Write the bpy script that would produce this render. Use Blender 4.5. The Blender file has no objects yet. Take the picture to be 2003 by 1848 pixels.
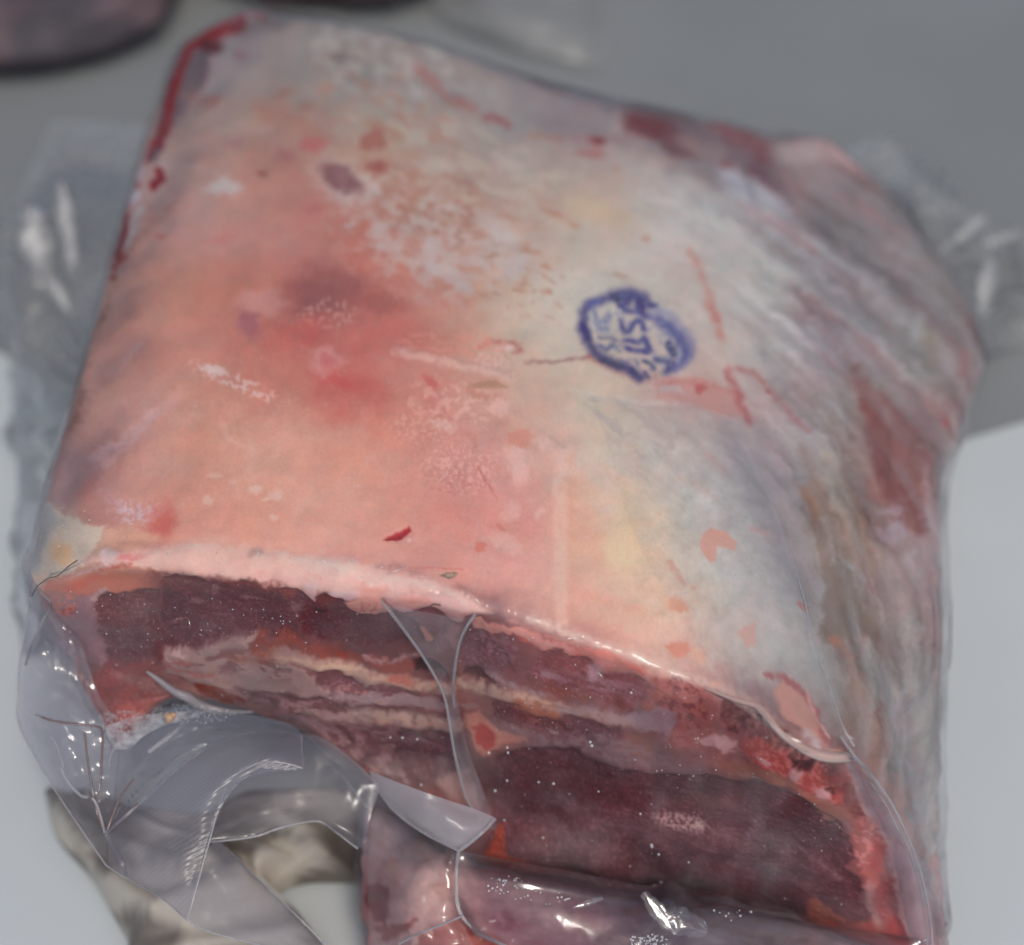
import bpy, math, random
import numpy as np
from mathutils import Vector

sc = bpy.context.scene
R = math.radians
# ------------------------------------------------------------------ camera, light, exposure
CAM = np.array([0.0, -0.386, 0.63]); PITCH = R(50.0); FPX = 1001.5 / math.tan(R(15.0))
FWD = np.array([0, math.cos(PITCH), -math.sin(PITCH)])
UP = np.array([0, math.sin(PITCH), math.cos(PITCH)])
cd = bpy.data.cameras.new("camera"); cam = bpy.data.objects.new("camera", cd); sc.collection.objects.link(cam)
cam.location = CAM; cam.rotation_euler = (R(90) - PITCH, 0, 0)
cd.sensor_width = 36; cd.lens = 18 / math.tan(R(15.0)); cd.clip_start = 0.01; cd.clip_end = 50
cd.dof.use_dof = True; cd.dof.focus_distance = 0.595; cd.dof.aperture_fstop = 4.4; cd.dof.aperture_blades = 0
sc.camera = cam
SUN_EL, SUN_AZ = R(60), R(160)      # azimuth measured from +Y towards +X
world = bpy.data.worlds.new("World"); sc.world = world; world.use_nodes = True
wn = world.node_tree; bg = wn.nodes["Background"]
sky = wn.nodes.new("ShaderNodeTexSky"); sky.sky_type = 'NISHITA'; sky.sun_disc = False
sky.sun_elevation = SUN_EL; sky.sun_rotation = SUN_AZ
sky.air_density = 1.0; sky.dust_density = 3.0; sky.ozone_density = 1.0
wn.links.new(sky.outputs[0], bg.inputs[0]); bg.inputs[1].default_value = 0.13
sd = bpy.data.lights.new("sun", 'SUN'); sd.energy = 1.5; sd.angle = R(10); sd.color = (1.0, 0.94, 0.86)
sun = bpy.data.objects.new("sun", sd); sc.collection.objects.link(sun)
SDIR = Vector((math.sin(SUN_AZ) * math.cos(SUN_EL), math.cos(SUN_AZ) * math.cos(SUN_EL), math.sin(SUN_EL)))
sun.rotation_euler = SDIR.to_track_quat('Z', 'Y').to_euler()
sc.view_settings.view_transform = 'Standard'; sc.view_settings.look = 'None'
sc.view_settings.exposure = -0.15; sc.view_settings.gamma = 1.0
sc.render.engine = 'CYCLES'
sc.cycles.use_denoising = True; sc.cycles.transparent_max_bounces = 24
sc.cycles.max_bounces = 8; sc.cycles.sample_clamp_indirect = 4

C = sc.collection
rng = np.random.default_rng(7)

# ------------------------------------------------------------------ helpers
def at(px, py, z):
    """point on the sight line of (px, py) at height z"""
    d = FWD + (px - 1001.5) / FPX * np.array([1.0, 0, 0]) - (py - 924.0) / FPX * UP
    t = (z - CAM[2]) / d[2]
    return CAM + d * t

def lin(c):
    c = np.asarray(c, float) / 255.0
    return np.where(c <= 0.04045, c / 12.92, ((c + 0.055) / 1.055) ** 2.4)

def sstep(a, b, x):
    t = np.clip((x - a) / (b - a), 0, 1); return t * t * (3 - 2 * t)

def _hash(ix, iy, seed):
    h = (ix.astype(np.int64) * 374761393 + iy.astype(np.int64) * 668265263 + seed * 974711) & 0xFFFFFFFF
    h = ((h ^ (h >> 13)) * 1274126177) & 0xFFFFFFFF
    h = h ^ (h >> 16)
    return (h & 0xFFFF).astype(np.float64) / 65535.0 * 2 * math.pi

def perlin(x, y, seed=0):
    ix = np.floor(x); iy = np.floor(y); fx = x - ix; fy = y - iy
    def g(dx, dy):
        a = _hash(ix + dx, iy + dy, seed)
        return np.cos(a) * (fx - dx) + np.sin(a) * (fy - dy)
    u = fx * fx * fx * (fx * (fx * 6 - 15) + 10); v = fy * fy * fy * (fy * (fy * 6 - 15) + 10)
    a = g(0, 0) * (1 - u) + g(1, 0) * u; b = g(0, 1) * (1 - u) + g(1, 1) * u
    return (a * (1 - v) + b * v) * 1.5

def fbm(x, y, scale, octv=4, seed=0, gain=0.5):
    s = np.zeros_like(x); amp = 1.0; f = 1.0 / scale
    for o in range(octv):
        s += amp * perlin(x * f + 13.7 * o, y * f - 7.1 * o, seed + o * 17); amp *= gain; f *= 2.03
    return s

def pchip(xk, Y, xq):
    xk = np.asarray(xk, float); Y = np.asarray(Y, float); h = np.diff(xk)
    sh = (len(h),) + (1,) * (Y.ndim - 1); hh = h.reshape(sh)
    dl = np.diff(Y, axis=0) / hh; m = np.zeros_like(Y)
    a, b = dl[:-1], dl[1:]; h0, h1 = hh[:-1], hh[1:]
    # soft-limited slopes: weighted mean, limited to keep bends from overshooting
    mean = (a * h1 + b * h0) / (h0 + h1)
    lim = 2.5 * np.minimum(np.abs(a), np.abs(b)) + 0.15 * np.maximum(np.abs(a), np.abs(b))
    m[1:-1] = np.sign(mean) * np.minimum(np.abs(mean), lim)
    m[0], m[-1] = dl[0], dl[-1]
    i = np.clip(np.searchsorted(xk, xq, side='right') - 1, 0, len(h) - 1)
    t = ((xq - xk[i]) / h[i]).reshape((-1,) + (1,) * (Y.ndim - 1)); H = h[i].reshape(t.shape)
    t2, t3 = t * t, t * t * t
    return ((2 * t3 - 3 * t2 + 1) * Y[i] + (t3 - 2 * t2 + t) * H * m[i]
            + (-2 * t3 + 3 * t2) * Y[i + 1] + (t3 - t2) * H * m[i + 1])

def grid_eval(P, ku, kv, nu, nv, wu=None, wv=None):
    qu = np.linspace(ku[0], ku[-1], nu) if wu is None else wu
    qv = np.linspace(kv[0], kv[-1], nv) if wv is None else wv
    A = pchip(kv, P, qv)                                   # rows
    B = pchip(ku, np.swapaxes(A, 0, 1), qu)                # columns
    return np.swapaxes(B, 0, 1)                            # nv, nu, ch

def grid_normals(G):
    du = np.gradient(G, axis=1); dv = np.gradient(G, axis=0)
    n = np.cross(du, dv); n /= np.linalg.norm(n, axis=2, keepdims=True) + 1e-12
    return n

def quads(nv, nu):
    i = np.arange(nv * nu).reshape(nv, nu)
    return np.stack([i[:-1, :-1], i[1:, :-1], i[1:, 1:], i[:-1, 1:]], -1).reshape(-1, 4)

def link(name, me, mat, parent=None):
    o = bpy.data.objects.new(name, me); C.objects.link(o)
    if mat: me.materials.append(mat)
    if parent: o.parent = parent
    return o

def mesh_np(name, V, F, mat, parent=None, col=None, nrm=None, smooth=True):
    V = np.asarray(V, np.float32); F = np.asarray(F, np.int32); k = F.shape[1]
    me = bpy.data.meshes.new(name)
    me.vertices.add(len(V)); me.vertices.foreach_set("co", V.ravel())
    me.loops.add(F.size); me.loops.foreach_set("vertex_index", F.ravel())
    me.polygons.add(len(F)); me.polygons.foreach_set("loop_start", np.arange(0, F.size, k, dtype=np.int32))
    me.polygons.foreach_set("use_smooth", np.full(len(F), smooth))
    me.update(calc_edges=True)
    if col is not None:
        ca = me.color_attributes.new("Col", 'FLOAT_COLOR', 'POINT')
        ca.data.foreach_set("color", np.concatenate([col, np.ones((len(col), 1))], 1).astype(np.float32).ravel())
    if nrm is not None:
        me.normals_split_custom_set_from_vertices(nrm.astype(np.float32))
    return link(name, me, mat, parent)

def tag(o, label=None, cat=None, group=None, kind=None):
    if label: o['label'] = label
    if cat: o['category'] = cat
    if group: o['group'] = group
    if kind: o['kind'] = kind
    return o

def empty(name, loc):
    o = bpy.data.objects.new(name, None); C.objects.link(o); o.location = loc
    o.empty_display_size = 0.02
    return o

def fix_parent(root):
    bpy.context.view_layer.update()
    inv = root.matrix_world.inverted()
    for c in root.children: c.matrix_parent_inverse = inv

# ------------------------------------------------------------------ materials
def newmat(name):
    m = bpy.data.materials.new(name); m.use_nodes = True; nt = m.node_tree
    for n in list(nt.nodes): nt.nodes.remove(n)
    out = nt.nodes.new("ShaderNodeOutputMaterial")
    return m, nt, out

def meat_mat(name, rough=0.42, sss=0.25, grain=0.10, bump=0.15, spec=0.4):
    m, nt, out = newmat(name); N = nt.nodes.new; L = nt.links.new
    p = N("ShaderNodeBsdfPrincipled"); at_ = N("ShaderNodeVertexColor"); at_.layer_name = "Col"
    tc = N("ShaderNodeTexCoord"); nz = N("ShaderNodeTexNoise"); nz.inputs['Scale'].default_value = 900; nz.inputs['Detail'].default_value = 3
    L(tc.outputs['Object'], nz.inputs['Vector'])
    mr = N("ShaderNodeMapRange"); mr.inputs[1].default_value = 0.3; mr.inputs[2].default_value = 0.7
    mr.inputs[3].default_value = 1 - grain; mr.inputs[4].default_value = 1 + grain
    L(nz.outputs[0], mr.inputs[0])
    mx = N("ShaderNodeVectorMath"); mx.operation = 'SCALE'; L(at_.outputs['Color'], mx.inputs[0]); L(mr.outputs[0], mx.inputs['Scale'])
    L(mx.outputs[0], p.inputs['Base Color'])
    p.inputs['Roughness'].default_value = rough; p.inputs['Specular IOR Level'].default_value = spec
    p.inputs['Subsurface Weight'].default_value = sss; p.inputs['Subsurface Radius'].default_value = (1.0, 0.35, 0.25)
    p.inputs['Subsurface Scale'].default_value = 0.002
    nb = N("ShaderNodeTexNoise"); nb.inputs['Scale'].default_value = 260; nb.inputs['Detail'].default_value = 4
    L(tc.outputs['Object'], nb.inputs['Vector'])
    bp = N("ShaderNodeBump"); bp.inputs['Strength'].default_value = bump; bp.inputs['Distance'].default_value = 0.001
    L(nb.outputs[0], bp.inputs['Height']); L(bp.outputs[0], p.inputs['Normal'])
    L(p.outputs[0], out.inputs[0]); return m

def film_mat(name, haze=0.12, color=(0.55, 0.55, 0.6), tint=(0.95, 0.95, 0.96), rough=0.12, gloss=1.0,
             noise_scale=60, noise_amt=0.5, bump=0.3, bump_scale=120, trans=0.4, ribs=None, gn=0.0, vc=False):
    m, nt, out = newmat(name); N = nt.nodes.new; L = nt.links.new
    tc = N("ShaderNodeTexCoord")
    tr = N("ShaderNodeBsdfTransparent"); tr.inputs[0].default_value = (*tint, 1)
    df = N("ShaderNodeBsdfDiffuse"); df.inputs[0].default_value = (*color, 1)
    tl = N("ShaderNodeBsdfTranslucent"); tl.inputs[0].default_value = (*color, 1)
    m0 = N("ShaderNodeMixShader"); m0.inputs[0].default_value = trans; L(df.outputs[0], m0.inputs[1]); L(tl.outputs[0], m0.inputs[2])
    nz = N("ShaderNodeTexNoise"); nz.inputs['Scale'].default_value = noise_scale; nz.inputs['Detail'].default_value = 5
    L(tc.outputs['Object'], nz.inputs['Vector'])
    mr = N("ShaderNodeMapRange"); mr.inputs[1].default_value = 0.3; mr.inputs[2].default_value = 0.7
    mr.inputs[3].default_value = haze * (1 - noise_amt); mr.inputs[4].default_value = min(1, haze * (1 + noise_amt))
    L(nz.outputs[0], mr.inputs[0])
    hz = mr.outputs[0]
    if vc:
        va = N("ShaderNodeVertexColor"); va.layer_name = "Col"; vm = N("ShaderNodeMath"); vm.operation = 'MULTIPLY'
        L(va.outputs['Color'], vm.inputs[0]); L(hz, vm.inputs[1]); hz = vm.outputs[0]
    m1 = N("ShaderNodeMixShader"); L(hz, m1.inputs[0]); L(tr.outputs[0], m1.inputs[1]); L(m0.outputs[0], m1.inputs[2])
    gl = N("ShaderNodeBsdfGlossy"); gl.inputs['Roughness'].default_value = rough; gl.inputs[0].default_value = (1, 1, 1, 1)
    nb = N("ShaderNodeTexNoise"); nb.inputs['Scale'].default_value = bump_scale; nb.inputs['Detail'].default_value = 4
    L(tc.outputs['Object'], nb.inputs['Vector'])
    bp = N("ShaderNodeBump"); bp.inputs['Strength'].default_value = bump; bp.inputs['Distance'].default_value = 0.001
    hgt = nb.outputs[0]
    if ribs:
        wv = N("ShaderNodeTexWave"); wv.wave_type = 'BANDS'; wv.bands_direction = 'X'
        mp = N("ShaderNodeMapping"); mp.inputs['Rotation'].default_value = (0, 0, ribs[1])
        L(tc.outputs['Object'], mp.inputs[0]); L(mp.outputs[0], wv.inputs['Vector'])
        wv.inputs['Scale'].default_value = ribs[0]; wv.inputs['Distortion'].default_value = 1.5; wv.inputs['Detail'].default_value = 2
        ad = N("ShaderNodeMath"); ad.operation = 'ADD'; L(hgt, ad.inputs[0]); L(wv.outputs['Fac'], ad.inputs[1]); hgt = ad.outputs[0]
        hm = N("ShaderNodeMath"); hm.operation = 'MULTIPLY_ADD'; L(wv.outputs['Fac'], hm.inputs[0]); hm.inputs[1].default_value = 0.06
        L(hz, hm.inputs[2]); L(hm.outputs[0], m1.inputs[0])
    L(hgt, bp.inputs['Height'])
    fr = N("ShaderNodeFresnel"); fr.inputs[0].default_value = 1.5
    L(bp.outputs[0], gl.inputs['Normal']); L(bp.outputs[0], fr.inputs['Normal'])
    fm = N("ShaderNodeMath"); fm.operation = 'MULTIPLY'; fm.inputs[1].default_value = gloss; fm.use_clamp = True
    L(fr.outputs[0], fm.inputs[0])
    if gn:
        ng = N("ShaderNodeTexNoise"); ng.inputs['Scale'].default_value = 38; ng.inputs['Detail'].default_value = 3; L(tc.outputs['Object'], ng.inputs['Vector'])
        mg = N("ShaderNodeMapRange"); mg.inputs[1].default_value = 0.4; mg.inputs[2].default_value = 0.62; mg.inputs[3].default_value = gloss * (1 - gn); mg.inputs[4].default_value = gloss * (1 + gn)
        L(ng.outputs[0], mg.inputs[0]); L(mg.outputs[0], fm.inputs[1])
    m2 = N("ShaderNodeMixShader"); L(fm.outputs[0], m2.inputs[0]); L(m1.outputs[0], m2.inputs[1]); L(gl.outputs[0], m2.inputs[2])
    L(m2.outputs[0], out.inputs[0]); return m

def plain_mat(name, c1, c2, scale=20, rough=0.6, bump=0.1, sp=0.3):
    m, nt, out = newmat(name); N = nt.nodes.new; L = nt.links.new
    p = N("ShaderNodeBsdfPrincipled"); tc = N("ShaderNodeTexCoord")
    nz = N("ShaderNodeTexNoise"); nz.inputs['Scale'].default_value = scale; nz.inputs['Detail'].default_value = 6
    L(tc.outputs['Object'], nz.inputs['Vector'])
    cr = N("ShaderNodeValToRGB"); cr.color_ramp.elements[0].position = 0.35; cr.color_ramp.elements[1].position = 0.65
    cr.color_ramp.elements[0].color = (*c1, 1); cr.color_ramp.elements[1].color = (*c2, 1)
    L(nz.outputs[0], cr.inputs[0]); L(cr.outputs[0], p.inputs['Base Color'])
    p.inputs['Roughness'].default_value = rough; p.inputs['Specular IOR Level'].default_value = sp
    nb = N("ShaderNodeTexNoise"); nb.inputs['Scale'].default_value = scale * 25; L(tc.outputs['Object'], nb.inputs['Vector'])
    bp = N("ShaderNodeBump"); bp.inputs['Strength'].default_value = bump; bp.inputs['Distance'].default_value = 0.0005
    L(nb.outputs[0], bp.inputs['Height']); L(bp.outputs[0], p.inputs['Normal']); L(p.outputs[0], out.inputs[0]); return m

M_FAT = meat_mat("fat_surface", 0.55, 0.30, 0.03, 0.05, 0.2)
M_LEAN = meat_mat("lean_surface", 0.55, 0.12, 0.10, 0.2, 0.2)
M_BONE = meat_mat("bone_surface", 0.5, 0.15, 0.06, 0.2)
M_INK = meat_mat("inked_fat", 0.5, 0.05, 0.05, 0.1)
M_FLANK = meat_mat("flank_surface", 0.5, 0.2, 0.06, 0.15)
M_WRAP = film_mat("shrink_film", vc=True, haze=0.5, color=(0.62, 0.61, 0.62), rough=0.14, gloss=0.36, gn=.8, noise_scale=45, noise_amt=0.7, bump=0.10, bump_scale=500)

# ------------------------------------------------------------------ setting: table and grey sheet
M_TABLE = plain_mat("white_laminate", (0.50, 0.54, 0.545), (0.54, 0.58, 0.585), 6, 0.45, 0.05)
M_SHEET = plain_mat("grey_sheet", (0.20, 0.212, 0.212), (0.235, 0.247, 0.247), 4, 0.75, 0.15)
o = mesh_np("table_top", [(-4, -4, 0), (4, -4, 0), (4, 6, 0), (-4, 6, 0)], [(0, 1, 2, 3)], M_TABLE, smooth=False)
tag(o, kind='structure')
e0 = at(2200, 772, 0); e1 = at(1870, 872, 0); dirn = (e1 - e0)[:2]
def edge_pt(x): return e0[1] + (x - e0[0]) * dirn[1] / dirn[0]
pl_ = at(10, 690, 0); eL = (pl_[1] - edge_pt(-0.02)) / (-0.02 - pl_[0]); xs = np.linspace(-3, 3, 61); V = []; F = []
th = 0.003
for x in xs:
    y = edge_pt(x) if x > -0.02 else edge_pt(-0.02) + (-0.02 - x) * eL
    y += 0.0015 * math.sin(x * 9)
    V += [(x, y, 0.0), (x, y, th), (x, 5.5, th), (x, 5.5, 0.0)]
for i in range(60):
    a = i * 4; b = a + 4
    F += [(a, b, b + 1, a + 1), (a + 1, b + 1, b + 2, a + 2)]
o = mesh_np("backdrop_sheet", V, F, M_SHEET, smooth=False); tag(o, kind='structure')

# ------------------------------------------------------------------ the block of meat: control net
ROWS = [
 [(480,30,.135),(530,30,.145),(620,38,.150),(740,62,.150),(880,100,.148),(1040,155,.142),(1200,197,.135),(1350,228,.125),(1500,265,.112),(1620,303,.095)],
 [(352,100,.130),(420,95,.145),(560,110,.154),(710,140,.156),(870,175,.155),(1040,225,.150),(1220,268,.142),(1390,305,.130),(1560,345,.113),(1700,360,.090)],
 [(305,215,.135),(370,215,.150),(530,235,.159),(700,265,.161),(880,300,.160),(1060,345,.155),(1250,395,.148),(1430,440,.135),(1630,470,.113),(1795,455,.085)],
 [(262,355,.138),(325,360,.153),(500,385,.162),(690,415,.164),(880,450,.163),(1070,490,.158),(1270,540,.150),(1460,590,.137),(1680,590,.113),(1880,575,.082)],
 [(212,530,.140),(272,535,.155),(450,560,.164),(650,590,.166),(860,620,.166),(1060,655,.161),(1260,700,.153),(1450,745,.140),(1700,720,.113),(1922,680,.080)],
 [(165,715,.142),(222,725,.156),(410,750,.165),(620,775,.167),(840,800,.167),(1060,830,.163),(1270,860,.155),(1450,890,.143),(1710,840,.112),(1892,800,.080)],
 [(108,900,.142),(165,910,.156),(360,930,.165),(590,950,.167),(820,975,.167),(1060,1000,.163),(1300,1030,.155),(1525,1060,.143),(1720,990,.112),(1845,960,.085)],
 [(68,1060,.140),(120,1060,.154),(310,1055,.164),(560,1070,.167),(800,1100,.167),(1060,1150,.162),(1330,1210,.154),(1592,1290,.142),(1735,1180,.112),(1843,1120,.085)],
 [(58,1120,.136),(120,1122,.150),(300,1115,.160),(560,1145,.163),(790,1170,.163),(1060,1235,.158),(1340,1335,.150),(1650,1462,.139),(1760,1340,.105),(1843,1260,.080)],
 [(70,1170,.120),(130,1180,.135),(300,1185,.142),(560,1200,.147),(790,1230,.147),(1060,1290,.143),(1345,1385,.137),(1672,1502,.127),(1770,1420,.095),(1842,1360,.072)],
 [(100,1240,.105),(150,1245,.115),(310,1265,.120),(560,1280,.125),(800,1310,.125),(1080,1380,.120),(1360,1470,.115),(1718,1570,.108),(1785,1520,.085),(1840,1470,.062)],
 [(150,1320,.090),(185,1325,.098),(320,1320,.105),(560,1340,.110),(820,1390,.106),(1090,1480,.100),(1380,1570,.095),(1772,1665,.085),(1808,1620,.068),(1838,1580,.052)],
 [(185,1380,.080),(210,1385,.086),(325,1350,.095),(570,1390,.100),(840,1500,.085),(1110,1600,.078),(1400,1690,.070),(1808,1765,.062),(1824,1720,.050),(1836,1690,.042)],
 [(235,1455,.070),(260,1440,.075),(340,1372,.088),(600,1440,.084),(885,1662,.056),(1130,1732,.043),(1440,1785,.036),(1826,1880,.040),(1832,1830,.035),(1836,1800,.030)],
]
KV = [-60, 20, 100, 175, 300, 450, 620, 800, 975, 1100, 1170, 1230, 1310, 1390, 1500, 1620, 1660, 1760]
KU = [-60, 0, 60, 120, 310, 560, 790, 1060, 1320, 1560, 1700, 1830, 1890, 1960]
def build_net():
    nr, nc = len(ROWS), len(ROWS[0])
    P = np.zeros((nr, nc, 5))
    for i, row in enumerate(ROWS):
        for j, (px, py, z) in enumerate(row):
            P[i, j, :3] = at(px, py, z); P[i, j, 3:] = (px, py)
    def off(A, d, ch):
        B = A.copy(); B[..., :3] += np.array(d); B[..., 2] = np.maximum(B[..., 2], 0.012); B[..., 3:] = ch; return B
    # hidden sides: the walls that fall away behind the outline, and the underside
    l0 = P[:, 0]; l1 = P[:, 1]; ch = l0[:, 3:] + (l0[:, 3:] - l1[:, 3:]) * 0.4
    lw = np.clip((np.arange(nr)[:, None] - 7) / 3.0, 0, 1)
    L1 = off(l0, (1 - lw) * np.array([[0.002, 0.004, -0.035]]) + lw * np.array([[0.006, 0.03, -0.012]]), ch)
    L2 = off(l0, (1 - lw) * np.array([[0.035, 0.01, -0.07]]) + lw * np.array([[0.03, 0.07, -0.025]]), ch + (l0[:, 3:] - l1[:, 3:]) * 0.6)
    r0 = P[:, -1]; r1 = P[:, -2]; ch = r0[:, 3:] + (r0[:, 3:] - r1[:, 3:]) * 0.2
    R1 = off(r0, (-0.003, 0.006, -0.03), ch); R2 = off(r0, (-0.04, 0.0, -0.06), ch + (r0[:, 3:] - r1[:, 3:]) * 0.3)
    P = np.concatenate([L2[:, None], L1[:, None], P, R1[:, None], R2[:, None]], 1)
    t0 = P[0]; t1 = P[1]; ch = t0[:, 3:] + (t0[:, 3:] - t1[:, 3:]) * 0.5
    T1 = off(t0, (0, 0.010, -0.04), ch); T2 = off(t0, (0, -0.02, -0.11), ch * 1.0)
    b0 = P[-1]; b1 = P[-2]; ch = b0[:, 3:] + (b0[:, 3:] - b1[:, 3:]) * 0.4
    B1 = off(b0, (0, 0.02, -0.015), ch); B2 = off(b0, (0, 0.09, -0.025), ch + (b0[:, 3:] - b1[:, 3:]) * 0.4)
    return np.concatenate([T2[None], T1[None], P, B1[None], B2[None]], 0)
NET = build_net()

def dense_knots(k, n, weights):
    """sample positions, denser on the seen spans"""
    k = np.asarray(k, float); w = np.diff(k) * np.asarray(weights); cum = np.concatenate([[0], np.cumsum(w)])
    return np.interp(np.linspace(0, cum[-1], n), cum, k)
NU, NV = 760, 760
WU = dense_knots(KU, NU, [.15, .4, 1, 1, 1, 1, 1, 1, 1, 1.1, 1, .4, .15])
WV = dense_knots(KV, NV, [.1, .3, .8, .8, .9, 1, 1, 1, 1.1, 1.2, 1.3, 1.3, 1.3, 1.2, 1.1, .6, .1])
G = grid_eval(NET, KU, KV, NU, NV, WU, WV)
BASE = G[..., :3].copy(); CH = G[..., 3:].reshape(-1, 2)
NRM = grid_normals(BASE)
if (NRM[NV // 2, NU // 2] @ (CAM - BASE[NV // 2, NU // 2])) < 0: NRM = -NRM; FLIP = True
else: FLIP = False
UVu = np.repeat(WU[None], NV, 0).ravel(); UVv = np.repeat(WV[:, None], NU, 1).ravel()

# ------------------------------------------------------------------ surface pattern (stains, fat, lean, ink, some painted light and shade) in the block's own chart
T = dict(D=(0, 0, 1), RL=(13, 2, .36), R1=(0, 0, .36), R2=(641, 0, .36), R3=(1282, 0, .36), R4=(0, 601, .36), R5=(641, 601, .36), R6=(1282, 601, .36),
         R7=(0, 1207.4, .36), R8=(641, 1207.4, .36), R9=(1282, 1207.4, .36), S=(1105.7, 536.8, .144),
         Z1=(0, 1041.6, .2), Z2=(280.4, 1081.6, .2), Z3=(641, 1121.7, .2), Z4=(961.4, 1201.8, .2), Z5=(1322, 1322, .285), Z6=(681, 1482, .34))
def tp(k, pts):
    ox, oy, s = T[k]; a = np.asarray(pts, float); b = a.copy(); b[:, 0] = ox + a[:, 0] * s; b[:, 1] = oy + a[:, 1] * s
    if a.shape[1] > 2: b[:, 2] = a[:, 2] * s
    return b

class Paint:
    def __init__(s, X, Y):
        s.X, s.Y = X, Y; n = len(X)
        s.col = np.zeros((n, 3)); s.h = np.zeros(n); s.cls = np.zeros(n, np.int8)
        s.wx = fbm(X, Y, 38, 4, 11); s.wy = fbm(X, Y, 38, 4, 57)
        s.fx = fbm(X, Y, 11, 3, 91); s.fy = fbm(X, Y, 11, 3, 131)
        s.tex = fbm(X, Y, 16, 4, 201)
    def sub(s, x0, y0, x1, y1): return np.nonzero((s.X > x0) & (s.X < x1) & (s.Y > y0) & (s.Y < y1))[0]
    def wp(s, i, warp): return s.X[i] + (s.wx[i] + .55 * s.fx[i]) * warp, s.Y[i] + (s.wy[i] + .55 * s.fy[i]) * warp
    def put(s, i, m, color, op, h, cls, tex):
        if tex: m = np.clip(m * (1 + tex * 2.2 * s.tex[i]), 0, 1)
        m = m * op
        if color is not None: s.col[i] += (np.asarray(color, float) - s.col[i]) * m[:, None]
        if h: s.h[i] += h * m
        if cls is not None: s.cls[i[m > 0.5]] = cls
    def base(s, samples, sig=75):
        X, Y = s.X, s.Y; acc = np.zeros((len(X), 3)); w = np.zeros(len(X))
        x = X + s.wx * 16; y = Y + s.wy * 16
        for (px, py, c) in samples:
            k = np.exp(-((x - px) ** 2 + (y - py) ** 2) / (2 * sig * sig) * 1.0) + 1e-12
            k = k ** 1.3
            acc += k[:, None] * np.asarray(c, float); w += k
        s.col = acc / w[:, None]
    def poly(s, k, pts, color, f=4, warp=8, op=1, h=0, cls=None, tex=0):
        p = tp(k, pts); m = 3 * warp + f + 4
        i = s.sub(p[:, 0].min() - m, p[:, 1].min() - m, p[:, 0].max() + m, p[:, 1].max() + m)
        if not len(i): return
        x, y = s.wp(i, warp); n = len(p); d = np.full(len(i), 1e9); ins = np.zeros(len(i), bool)
        for a in range(n):
            ax, ay = p[a, :2]; bx, by = p[(a + 1) % n, :2]; ex, ey = bx - ax, by - ay
            t = np.clip(((x - ax) * ex + (y - ay) * ey) / (ex * ex + ey * ey + 1e-9), 0, 1)
            d = np.minimum(d, (x - ax - t * ex) ** 2 + (y - ay - t * ey) ** 2)
            if ay != by:
                c = ((ay > y) != (by > y)) & (x < (bx - ax) * (y - ay) / (by - ay) + ax); ins ^= c
        d = np.sqrt(d) * np.where(ins, 1, -1); s.put(i, sstep(-f, f, d), color, op, h, cls, tex)
    def line(s, k, pts, color, w=6, f=3, warp=5, op=1, h=0, cls=None, tex=None):
        if tex is None: tex = 0.0 if k == 'S' else 0.3
        op = op * (.66 if k in ('R1', 'R2', 'R3', 'R5', 'R6') else 1); f = f * (1.4 if k == 'S' else 1.7); warp = warp * (1 if k == 'S' else 1.1)
        p = tp(k, pts)
        if p.shape[1] == 2: p = np.concatenate([p, np.full((len(p), 1), w / 2.0)], 1)
        W = p[:, 2].max(); m = 3 * warp + f + W + 3
        i = s.sub(p[:, 0].min() - m, p[:, 1].min() - m, p[:, 0].max() + m, p[:, 1].max() + m)
        if not len(i): return
        x, y = s.wp(i, warp); d = np.full(len(i), -1e9)
        for a in range(len(p) - 1):
            ax, ay, aw = p[a]; bx, by, bw = p[a + 1]; ex, ey = bx - ax, by - ay
            t = np.clip(((x - ax) * ex + (y - ay) * ey) / (ex * ex + ey * ey + 1e-9), 0, 1)
            d = np.maximum(d, aw + t * (bw - aw) - np.hypot(x - ax - t * ex, y - ay - t * ey))
        s.put(i, sstep(-f, f, d), color, op, h, cls, tex)
    def ell(s, k, cx, cy, rx, ry, ang, color, f=.3, warp=5, op=1, h=0, cls=None, tex=0):
        ox, oy, sc_ = T[k]; cx = ox + cx * sc_; cy = oy + cy * sc_; rx *= sc_; ry *= sc_
        r = max(rx, ry) * (1 + f) + 3 * warp; i = s.sub(cx - r, cy - r, cx + r, cy + r)
        if not len(i): return
        x, y = s.wp(i, warp); c, sn = math.cos(R(ang)), math.sin(R(ang)); dx, dy = x - cx, y - cy
        q = np.hypot((dx * c + dy * sn) / rx, (-dx * sn + dy * c) / ry); s.put(i, 1 - sstep(1 - f, 1 + f, q), color, op, h, cls, tex)
    def mottle(s, k, cx, cy, rx, ry, ang, color, scale=14, thr=0.1, soft=.12, op=1, h=0, seed=0, stretch=1.0, sang=0, f=.5):
        ox, oy, sc_ = T[k]; cx = ox + cx * sc_; cy = oy + cy * sc_; rx *= sc_; ry *= sc_
        r = max(rx, ry) * (1 + f) + 4; i = s.sub(cx - r, cy - r, cx + r, cy + r)
        if not len(i): return
        x, y = s.X[i], s.Y[i]; c, sn = math.cos(R(ang)), math.sin(R(ang)); dx, dy = x - cx, y - cy
        q = np.hypot((dx * c + dy * sn) / rx, (-dx * sn + dy * c) / ry); e = 1 - sstep(1 - f, 1 + f, q)
        c, sn = math.cos(R(sang)), math.sin(R(sang))
        n = fbm((x * c + y * sn) / stretch + 500 + seed * 31, -x * sn + y * c + 500, scale, 4, 300 + seed)
        m = sstep(thr - soft, thr + soft, n - (1 - e) * .5) * e; s.put(i, m, color, op, h, None, 0)

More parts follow.
